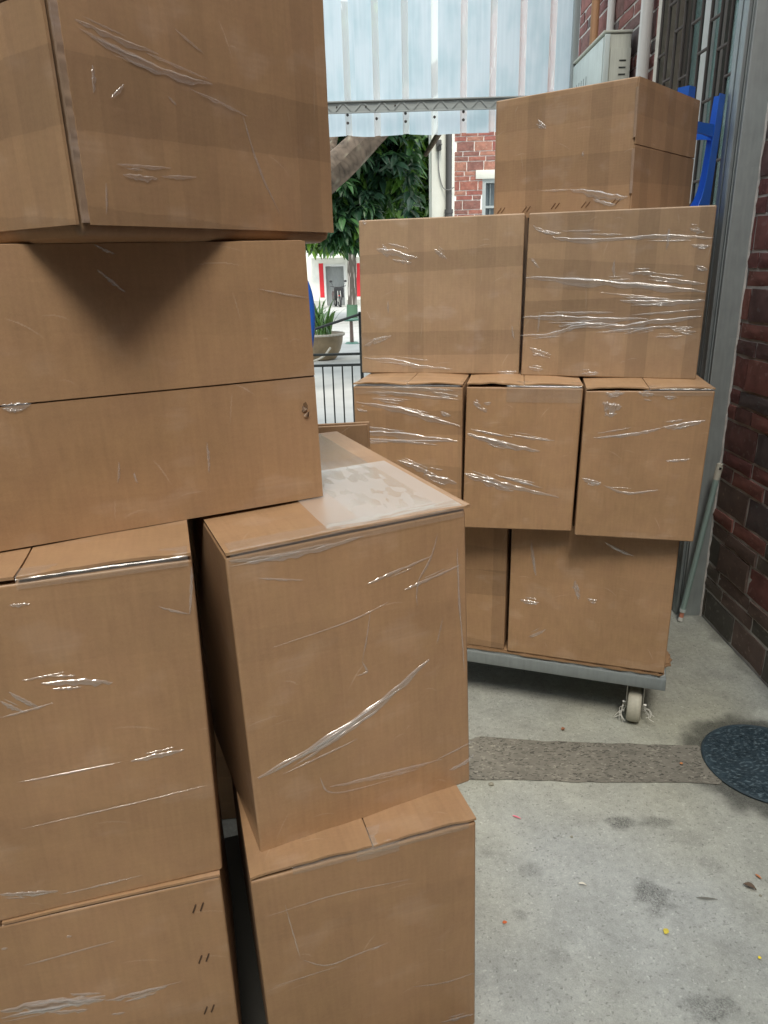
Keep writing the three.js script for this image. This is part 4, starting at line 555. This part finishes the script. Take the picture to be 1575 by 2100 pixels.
// ---------- iron railing beyond the alley ----------
{
  const t = thing('iron_railing', 'low black iron railing beyond the stacks', 'railing', [-0.163, 0, -6.5]);
  const b = new THREE.CylinderGeometry(0.007, 0.007, 0.62, 8), px = -0.163;
  for (const y of [0.66, 0.757]) mesh('rail', cyl(0.012, 0.012, V(-1.9, y, 0), V(1.1, y, 0), 10), darkSteel, t);
  mesh('rail', cyl(0.010, 0.010, V(-1.9, 0.06, 0), V(1.1, 0.06, 0), 10), darkSteel, t);
  mesh('post', cyl(0.016, 0.016, V(0, 0, 0), V(0, 1.12, 0), 10), darkSteel, t); mesh('post', cyl(0.016, 0.016, V(-1.9, 0, 0), V(-1.9, 0.80, 0), 10), darkSteel, t); mesh('post', cyl(0.016, 0.016, V(1.1, 0, 0), V(1.1, 0.80, 0), 10), darkSteel, t);
  for (let i = -21; i <= 12; i++) if (i) { const m = mesh('bar', b, darkSteel, t); m.position.set(i * 0.089, 0.36, 0); }
  const c = mesh('stay_cable', tube([[-0.17, 1.10, -6.48], [-0.9, 0.87, -6.9], [-1.7, 0.65, -7.4]], 0.012, 20, 6), darkSteel); tag(c, 'dark cable slanting down from the railing post', 'cable');
}
// ---------- planter with strap-leaved plant ----------
const leafMat = (r, g, b, tr = 0.3) => phy({ color: lin(r, g, b), transmission: tr, roughness: 0.5, thickness: 0, side: THREE.DoubleSide });
{
  const py = groundY(-13), t = thing('planter', 'large brown glazed planter bowl in the yard', 'planter', [-1.06, py, -13]);
  const prof = [[0, 0], [0.26, 0], [0.29, 0.03], [0.36, 0.16], [0.405, 0.30], [0.415, 0.40], [0.45, 0.415], [0.455, 0.45], [0.415, 0.455], [0.395, 0.42], [0, 0.40]].map(q => new THREE.Vector2(...q));
  const m = tex(512, 256, (u, v, o) => { const s = 1 + 0.5 * fbm(u * 14, v * 8, 6, 4); o[0] = 0.23 * s; o[1] = 0.17 * s; o[2] = 0.10 * s; });
  mesh('bowl', new THREE.LatheGeometry(prof, 40), std({ map: m, roughness: 0.45 }), t); mesh('rim', new THREE.TorusGeometry(0.435, 0.022, 8, 44).rotateX(Math.PI / 2).translate(0, 0.44, 0), std({ color: lin(0.40, 0.38, 0.33), roughness: 0.5 }), t);
  const plant = thing('strap_leaf_plant', 'strap-leaved green plant growing in the glazed planter', 'plant', [-1.06, py + 0.41, -13]); reseed(121);
  const lm = [leafMat(0.10, 0.22, 0.05), leafMat(0.16, 0.30, 0.10), leafMat(0.06, 0.15, 0.05)];
  for (let i = 0; i < 54; i++) { const a = rr(0, 6.283), l = rr(0.4, 0.85), lean = rr(0.15, 0.75), w = rr(0.018, 0.04), n = 8, P = [], I = [], bx = rr(-0.2, 0.2), bz = rr(-0.2, 0.2); for (let k = 0; k <= n; k++) { const s = k / n, out = l * lean * Math.pow(s, 1.6), y = l * (s - 0.55 * lean * s * s * s), ww = w * Math.sin(Math.PI * Math.pow(clamp(s, 0.06, 0.995), 0.7)) ; for (const q of [-1, 1]) P.push(bx + Math.cos(a) * out - Math.sin(a) * ww * q, y, bz + Math.sin(a) * out + Math.cos(a) * ww * q); if (k < n) { const e = k * 2; I.push(e, e + 1, e + 2, e + 1, e + 3, e + 2); } }
    const g = new THREE.BufferGeometry(); g.setAttribute('position', new THREE.Float32BufferAttribute(P, 3)); g.setIndex(I); g.computeVertexNormals(); mesh('leaf', g, lm[i % 3], plant); }
  const st = thing('fallen_branch', 'pale crooked branch lying by the planter', 'branch', [-0.95, groundY(-12.2), -12.2]); mesh('stem', tube([[-0.5, 0.02, 0.1], [-0.2, 0.05, 0], [0.0, 0.13, 0], [0.12, 0.26, -0.1]], 0.018, 20, 6), std({ color: lin(0.5, 0.46, 0.38), roughness: 0.9 }), st);
}
// green pedestal stool
{
  const t = thing('pedestal_seat', 'round green pedestal seat in the yard', 'seat', [-0.60, groundY(-16), -16]); const gm = std({ color: lin(0.10, 0.22, 0.17), roughness: 0.5 }), s = -groundY(-16);
  mesh('top', flat([cyl(0.17, 0.19, V(0, 0.385 + s, 0), V(0, 0.42 + s, 0), 24)]), gm, t); mesh('stem', cyl(0.045, 0.035, V(0, 0, 0), V(0, 0.385 + s, 0), 12), std({ color: lin(0.16, 0.11, 0.09), roughness: 0.6 }), t); mesh('base', cyl(0.16, 0.12, V(0, 0, 0), V(0, 0.03, 0), 20), gm, t);
}
// ---------- far house with couplets beside its door, motorbike ----------
{
  const gy = -0.4, Z = -38, t = thing('white_house', 'white rendered house with red paper couplets beside its doorway, far behind', 'house', [-1.5, gy, Z]);
  const plaster = std({ map: yardTex, color: lin(1.9, 1.9, 1.85), roughness: 0.9 }), X = x => x + 1.5, Y = y => y - gy;
  mesh('wall', metreUV(flat([box(X(-14), X(-2.62), 0, 6.5, -5, 0), box(X(-1.70), X(9), 0, 6.5, -5, 0), box(X(-2.62), X(-1.70), Y(1.55), 6.5, -5, 0)]), 4), plaster, t);
  mesh('plinth', metreUV(flat([box(X(-14), X(-2.7), 0, 0.3, 0, 0.05), box(X(-1.62), X(9), 0, 0.3, 0, 0.05)]), 4), std({ map: yardTex, color: lin(1.2, 1.2, 1.15) }), t);
  mesh('door', box(X(-2.61), X(-1.71), 0.0, Y(1.54), -0.35, -0.28), std({ map: steelNoise, color: lin(0.32, 0.34, 0.34), roughness: 0.6 }), t);
  const fr = whiteTrim; mesh('door_frame', flat([box(X(-2.72), X(-2.62), 0, Y(1.65), -0.1, 0.06), box(X(-1.70), X(-1.60), 0, Y(1.65), -0.1, 0.06), box(X(-2.62), X(-1.70), Y(1.55), Y(1.65), -0.1, 0.06)]), fr, t);
  const red = std({ color: lin(0.62, 0.03, 0.04), roughness: 0.8 });
  mesh('couplet', box(X(-2.95), X(-2.73), 0.45, Y(1.70), 0.0, 0.02), red, t); mesh('couplet', box(X(-1.10), X(-0.86), 0.45, Y(1.66), 0.0, 0.02), red, t);
  mesh('roof', box(X(-14.3), X(9.3), 6.5, 6.8, -5.3, 0.6), std({ color: lin(0.3, 0.3, 0.3) }), t); mesh('canopy', box(X(-3.3), X(-0.6), Y(1.95), Y(2.08), 0, 0.9), plaster, t);
  const b = thing('motorbike', 'dark motorbike parked in front of the white house doorway', 'motorbike', [-2.0, gy, -36.6], 0.25); const blk = std({ color: lin(0.02, 0.02, 0.022), roughness: 0.4 });
  for (const z of [0.55, -0.55]) { const wg = mesh('wheel', new THREE.TorusGeometry(0.24, 0.05, 8, 24).rotateY(Math.PI / 2).translate(0, 0.29, z), blk, b); mesh('rim', cyl(0.14, 0.14, V(-0.02, 0.29, z), V(0.02, 0.29, z), 16), zinc, wg); }
  mesh('body', flat([cbox(-0.2, 0.2, 0.35, 0.70, -0.45, 0.30, 0.05), cbox(-0.24, 0.24, 0.48, 0.96, 0.30, 0.44, 0.08)]), blk, b); mesh('seat', cbox(-0.14, 0.14, 0.68, 0.78, -0.62, 0.15, 0.04), blk, b); mesh('tail_light', cbox(-0.08, 0.08, 0.50, 0.60, 0.44, 0.47, 0.02), red, b); mesh('number_plate', box(-0.1, 0.1, 0.34, 0.46, 0.44, 0.45), whiteTrim, b);
  mesh('fork', flat([cyl(0.025, 0.025, V(-0.07, 0.3, 0.55), V(-0.06, 0.95, 0.38)), cyl(0.025, 0.025, V(0.07, 0.3, 0.55), V(0.06, 0.95, 0.38))]), zinc, b);
  mesh('handlebar', tube([[-0.38, 1.03, 0.28], [-0.15, 0.98, 0.38], [0.15, 0.98, 0.38], [0.38, 1.03, 0.28]], 0.018, 20, 8), blk, b);
  for (const s of [-1, 1]) { const m = mesh('mirror', new THREE.SphereGeometry(0.065, 12, 8).scale(1.2, 0.8, 0.3).translate(s * 0.36, 1.25, 0.33), blk, b); mesh('mirror_stem', cyl(0.008, 0.008, V(s * 0.24, 1.0, 0.34), V(s * 0.36, 1.23, 0.33), 6), blk, m); }
}
// ---------- far brick house corner ----------
{
  const gy = groundY(-11), t = thing('brick_house', 'sunlit brick house corner with a white pillar beyond the plastic sheet', 'house', [0.8, gy, -11]);
  const white = std({ map: yardTex, color: lin(1.85, 1.88, 1.8), roughness: 0.9 });
  mesh('pillar', metreUV(cbox(0.005, 0.325, 0, 5.2, -0.5, 0.03, 0.006), 4), white, t);
  const H = [0.73, 1.5, 1.3, 2.66];
  mesh('mortar_bed', metreUV(flat([box(0.325, 0.73, 0, 5.2, -0.5, -0.012), box(0.73, 1.5, 0, 1.3, -0.5, -0.012), box(0.73, 1.5, 2.66, 5.2, -0.5, -0.012), box(1.5, 5, 0, 5.2, -0.5, -0.012)]), 0.5), paleMortar, t);
  reseed(131); const rest = [];
  lay(0.335, 4.9, 0, 5.1, 0.6, (a, b, y0, y1) => { const gi = Math.floor(rnd() * 8), m = freshBricks[Math.floor(rnd() * 4)], seen = a < 1.25 && y0 > 1.9 && y0 < 3.5;
    const g0 = brickGeos[gi]; if (seen) { const q = mesh('brick', g0, m, t); q.scale.set(0.05, y1 - y0, b - a); q.rotation.y = -Math.PI / 2; q.rotation.y = Math.PI / 2; q.position.set((a + b) / 2, (y0 + y1) / 2, -0.025 + rr(0, 0.006)); } else { const g = g0.clone(); g.scale(0.05, y1 - y0, b - a); g.rotateY(Math.PI / 2); g.translate((a + b) / 2, (y0 + y1) / 2, -0.025); rest.push(g); } }, [H]);
  mesh('brickwork', flat(rest), freshBricks[1], t).userData.kind = 'stuff';
  mesh('lintel', metreUV(cbox(0.63, 1.62, 2.66, 2.775, -0.1, 0.02, 0.006), 4), white, t);
  const wn = mesh('window', flat([box(0.73, 0.78, 1.3, 2.66, -0.2, -0.01), box(1.45, 1.5, 1.3, 2.66, -0.2, -0.01), box(0.78, 1.45, 2.61, 2.66, -0.2, -0.01), box(0.78, 1.45, 1.3, 1.35, -0.2, -0.01), box(0.78, 1.45, 2.28, 2.31, -0.15, -0.03)]), std({ map: steelNoise, color: lin(0.42, 0.47, 0.47), roughness: 0.6 }), t);
  mesh('pane', box(0.78, 1.45, 1.35, 2.61, -0.14, -0.13), phy({ color: lin(0.10, 0.13, 0.14), roughness: 0.12 }), wn);
  for (let i = 0; i < 6; i++) mesh('window_bar', cyl(0.008, 0.008, V(0.85 + i * 0.1, 1.35, -0.06), V(0.85 + i * 0.1, 2.61, -0.06), 6), greySteel, wn);
  const p = thing('downpipe', 'dark grey iron downpipe on the white pillar of the brick house', 'pipe', [1.045, gy, -10.93]); const ir = std({ map: steelNoise, color: lin(0.09, 0.09, 0.09), roughness: 0.7 });
  mesh('tube', cyl(0.043, 0.043, V(0, 0, 0), V(0, 5, 0), 14), ir, p); mesh('collar', flat([cyl(0.062, 0.062, V(0, 2.22, 0), V(0, 2.27, 0), 14), cyl(0.055, 0.055, V(0, 2.14, 0), V(0, 2.22, 0), 14)]), ir, p);
  const w = thing('wall_cable', 'thin grey cable looping from a fitting on the white pillar', 'cable', [0.9, gy, -10.95]); mesh('wire', tube([[0.0, 3.1, 0], [0.01, 2.75, 0.01], [0.07, 2.55, 0.02], [0.14, 2.52, 0.09], [0.22, 2.56, 0.02]], 0.007, 30, 6), std({ color: lin(0.2, 0.2, 0.2) }), w); mesh('fitting', flat([cbox(-0.03, 0.04, 3.03, 3.16, -0.01, 0.06, 0.01), cyl(0.02, 0.02, V(-0.02, 3.06, 0.05), V(0.03, 3.1, 0.1), 8)]), ir, w);
}
// ---------- trees ----------
const barkTex = tex(512, 512, (u, v, o) => { const f = fbm(u * 14, v * 5, 4, 5), c = Math.pow(Math.abs(noise(u * 26, v * 7, 9)), 0.5), l = sstep(0.1, 0.35, fbm(u * 6, v * 6, 22, 3)); const s = (0.55 + 0.9 * f + 0.5 * c); o[0] = 0.15 * s + 0.07 * l; o[1] = 0.115 * s + 0.08 * l; o[2] = 0.085 * s + 0.06 * l; });
barkTex.repeat.set(4, 1); const bark = std({ map: barkTex, bumpMap: barkTex, bumpScale: 0.03, roughness: 0.95 });
function limb(pts, r0, r1, seg = 12) { const c = new THREE.CatmullRomCurve3(pts.map(p => V(...p))), n = pts.length * 6, g = new THREE.TubeGeometry(c, n, 1, seg, false), p = g.attributes.position; for (let i = 0; i <= n; i++) { const s = i / n, o = c.getPointAt(s), r = r0 + (r1 - r0) * s; for (let k = 0; k <= seg; k++) { const j = i * (seg + 1) + k, q = V(p.getX(j), p.getY(j), p.getZ(j)).sub(o), kk = r * (1 + 0.18 * noise(q.x * 2 + s * 9, q.y * 2, q.z * 2)); p.setXYZ(j, o.x + q.x * kk, o.y + q.y * kk, o.z + q.z * kk); } } g.computeVertexNormals(); return g; }
function leafGeo(l, w) { const n = 4, P = [], I = []; for (let i = 0; i <= n; i++) { const s = i / n, ww = w * Math.sin(Math.PI * Math.pow(clamp(s, 0.03, 0.97), 0.85)), y = -0.22 * l * s * s; P.push(-ww, y + 0.10 * l * (ww / w), s * l, 0, y, s * l, ww, y + 0.10 * l * (ww / w), s * l); if (i < n) for (let k = 0; k < 2; k++) { const a = i * 3 + k; I.push(a, a + 3, a + 1, a + 1, a + 3, a + 4); } } const g = new THREE.BufferGeometry(); g.setAttribute('position', new THREE.Float32BufferAttribute(P, 3)); g.setIndex(I); g.computeVertexNormals(); return g; }
// crown: leaf rosettes at twig tips scattered through lobes
function crown(tree, origin, lobes, count, size, pal, seed, mats, keep = () => true) {
  reseed(seed); const tips = []; let guard = 0;
  while (tips.length < count && guard++ < count * 30) { const L = lobes[Math.floor(rnd() * lobes.length)], a = rr(0, 6.283), u = rr(-1, 1), r = Math.pow(rnd(), 0.42), q = Math.sqrt(1 - u * u); const p = V(L[0] + L[3] * r * q * Math.cos(a), L[1] + L[4] * r * u, L[2] + L[5] * r * q * Math.sin(a)); if (noise(p.x * 1.7, p.y * 1.9, p.z * 1.7 + seed) < -0.16) continue; if (keep(p)) tips.push(p); }
  const per = 9, geo = leafGeo(size, size * 0.2), im = new THREE.InstancedMesh(geo, mats, tips.length * per), M = new THREE.Matrix4(), Q = new THREE.Quaternion(), E = new THREE.Euler(), c = new THREE.Color(); let k = 0;
  for (const p of tips) { const base = rnd() * 6.283, pc = pal[Math.floor(rnd() * pal.length)]; for (let i = 0; i < per; i++) { E.set(rr(-0.1, 0.95), base + i * 2.4 + rr(-0.3, 0.3), rr(-0.5, 0.5), 'YXZ'); Q.setFromEuler(E); const s = rr(0.65, 1.2); M.compose(V(p.x - origin[0] + rr(-0.03, 0.03), p.y - origin[1] + rr(-0.05, 0.05), p.z - origin[2] + rr(-0.03, 0.03)), Q, V(s, s, s)); im.setMatrixAt(k, M); const v = rr(0.75, 1.25); c.setRGB(pc[0] * v, pc[1] * v, pc[2] * v); im.setColorAt(k, c); k++; } }
  im.name = 'crown'; im.castShadow = im.receiveShadow = true; im.userData.kind = 'stuff'; tree.add(im);
}
const leafM = phy({ color: lin(1, 1, 1), transmission: 0.42, roughness: 0.42, thickness: 0, side: THREE.DoubleSide });
{
  const o = [-2.6, groundY(-9), -8.6], t = thing('leaning_tree', 'big leafy tree with a thick rough trunk leaning across the view', 'tree', o), L = (x, y, z) => [x - o[0], y - o[1], z - o[2]];
  mesh('trunk', limb([L(-2.6, -0.05, -8.6), L(-2.2, 0.8, -8.6), L(-1.4, 1.7, -8.5), L(-0.45, 2.47, -8.4), L(0.12, 2.95, -8.5), L(0.9, 3.6, -8.8), L(1.5, 4.5, -9)], 0.24, 0.09), bark, t);
  for (const b of [[L(-0.7, 2.25, -8.5), L(-0.45, 2.9, -9), L(-0.3, 3.9, -9.4)], [L(0.1, 2.9, -8.5), L(0.0, 3.6, -9.2), L(-0.3, 4.4, -9.8)], [L(0.9, 3.6, -8.8), L(0.9, 3.2, -9.8), L(0.7, 2.9, -10.6)]]) mesh('branch', limb(b, 0.07, 0.03, 8), bark, t);
  crown(t, o, [[0.1, 3.3, -10.2, 1.6, 1.15, 0.9], [-0.7, 3.0, -9.9, 0.9, 1.1, 0.8], [0.5, 2.8, -10.3, 0.9, 0.9, 0.7], [-0.4, 2.3, -9.9, 0.45, 0.55, 0.6], [0.8, 3.8, -9.6, 1.6, 0.8, 1.2]], 1900, 0.21, [[0.045, 0.13, 0.05], [0.07, 0.19, 0.06], [0.035, 0.10, 0.055], [0.14, 0.30, 0.05]], 141, leafM, p => p.y > 1.72 + 0.12 * noise(p.x * 5, p.z * 5, 4) && p.x < 0.50);
}
{
  const o = [0.32, groundY(-12.5), -12.5], t = thing('dark_tree', 'dark straight-trunked tree behind the leaning tree', 'tree', o), L = (x, y, z) => [x - o[0], y - o[1], z - o[2]];
  const dk = std({ map: barkTex, color: lin(0.4, 0.42, 0.42), roughness: 0.95 });
  mesh('trunk', limb([L(0.32, -0.1, -12.5), L(0.30, 1.6, -12.5), L(0.27, 2.6, -12.5), L(0.25, 4.6, -12.6)], 0.15, 0.10), dk, t); mesh('branch', limb([L(0.28, 2.7, -12.5), L(0.55, 3.15, -12.4), L(0.85, 3.9, -12.4)], 0.07, 0.04, 8), dk, t); mesh('branch', limb([L(-0.45, 1.9, -12.4), L(-0.32, 2.6, -12.4), L(-0.1, 3.6, -12.4)], 0.05, 0.03, 8), dk, t);
  crown(t, o, [[0.2, 3.6, -13, 2.6, 1.6, 1.2], [-0.8, 2.9, -13, 1.3, 1.2, 1.0], [0.9, 2.7, -13, 1.1, 1.1, 0.9]], 2000, 0.24, [[0.05, 0.13, 0.05], [0.10, 0.24, 0.06], [0.20, 0.38, 0.05]], 151, leafM, p => p.y > 1.80 + 0.15 * noise(p.x * 4, p.z * 4, 7) && (p.x < 0.75 || p.z < -12));
}
{
  const o = [-0.86, groundY(-25), -25], t = thing('spotted_tree', 'slim tree with pale patches and a green-painted base by the far house', 'tree', o), L = (x, y, z) => [x - o[0], y - o[1], z - o[2]];
  const patchy = tex(256, 512, (u, v, q) => { const p = sstep(0.05, 0.12, fbm(u * 5, v * 12, 41, 3)); q[0] = 0.14 * (1 - p) + 0.62 * p; q[1] = 0.12 * (1 - p) + 0.55 * p; q[2] = 0.10 * (1 - p) + 0.5 * p; });
  mesh('trunk', limb([L(-0.9, -0.3, -25), L(-0.86, 0.6, -25), L(-0.83, 1.6, -25), L(-0.7, 4.2, -25)], 0.17, 0.12), std({ map: patchy, roughness: 0.9 }), t); mesh('painted_base', cyl(0.20, 0.185, V(-0.04, 0, 0), V(-0.02, 0.5, 0), 14), std({ color: lin(0.10, 0.2, 0.12), roughness: 0.8 }), t);
  crown(t, o, [[0.5, 4.8, -25, 5, 2.6, 3], [3, 4, -24, 4, 2.4, 2.5], [-3, 4.2, -25, 3.5, 2.2, 2.5]], 2000, 0.34, [[0.07, 0.18, 0.03], [0.12, 0.27, 0.04], [0.05, 0.12, 0.04]], 161, leafM, p => p.y > 2.35 + 0.3 * noise(p.x, p.z, 3));
}
renderer.render(scene, camera);
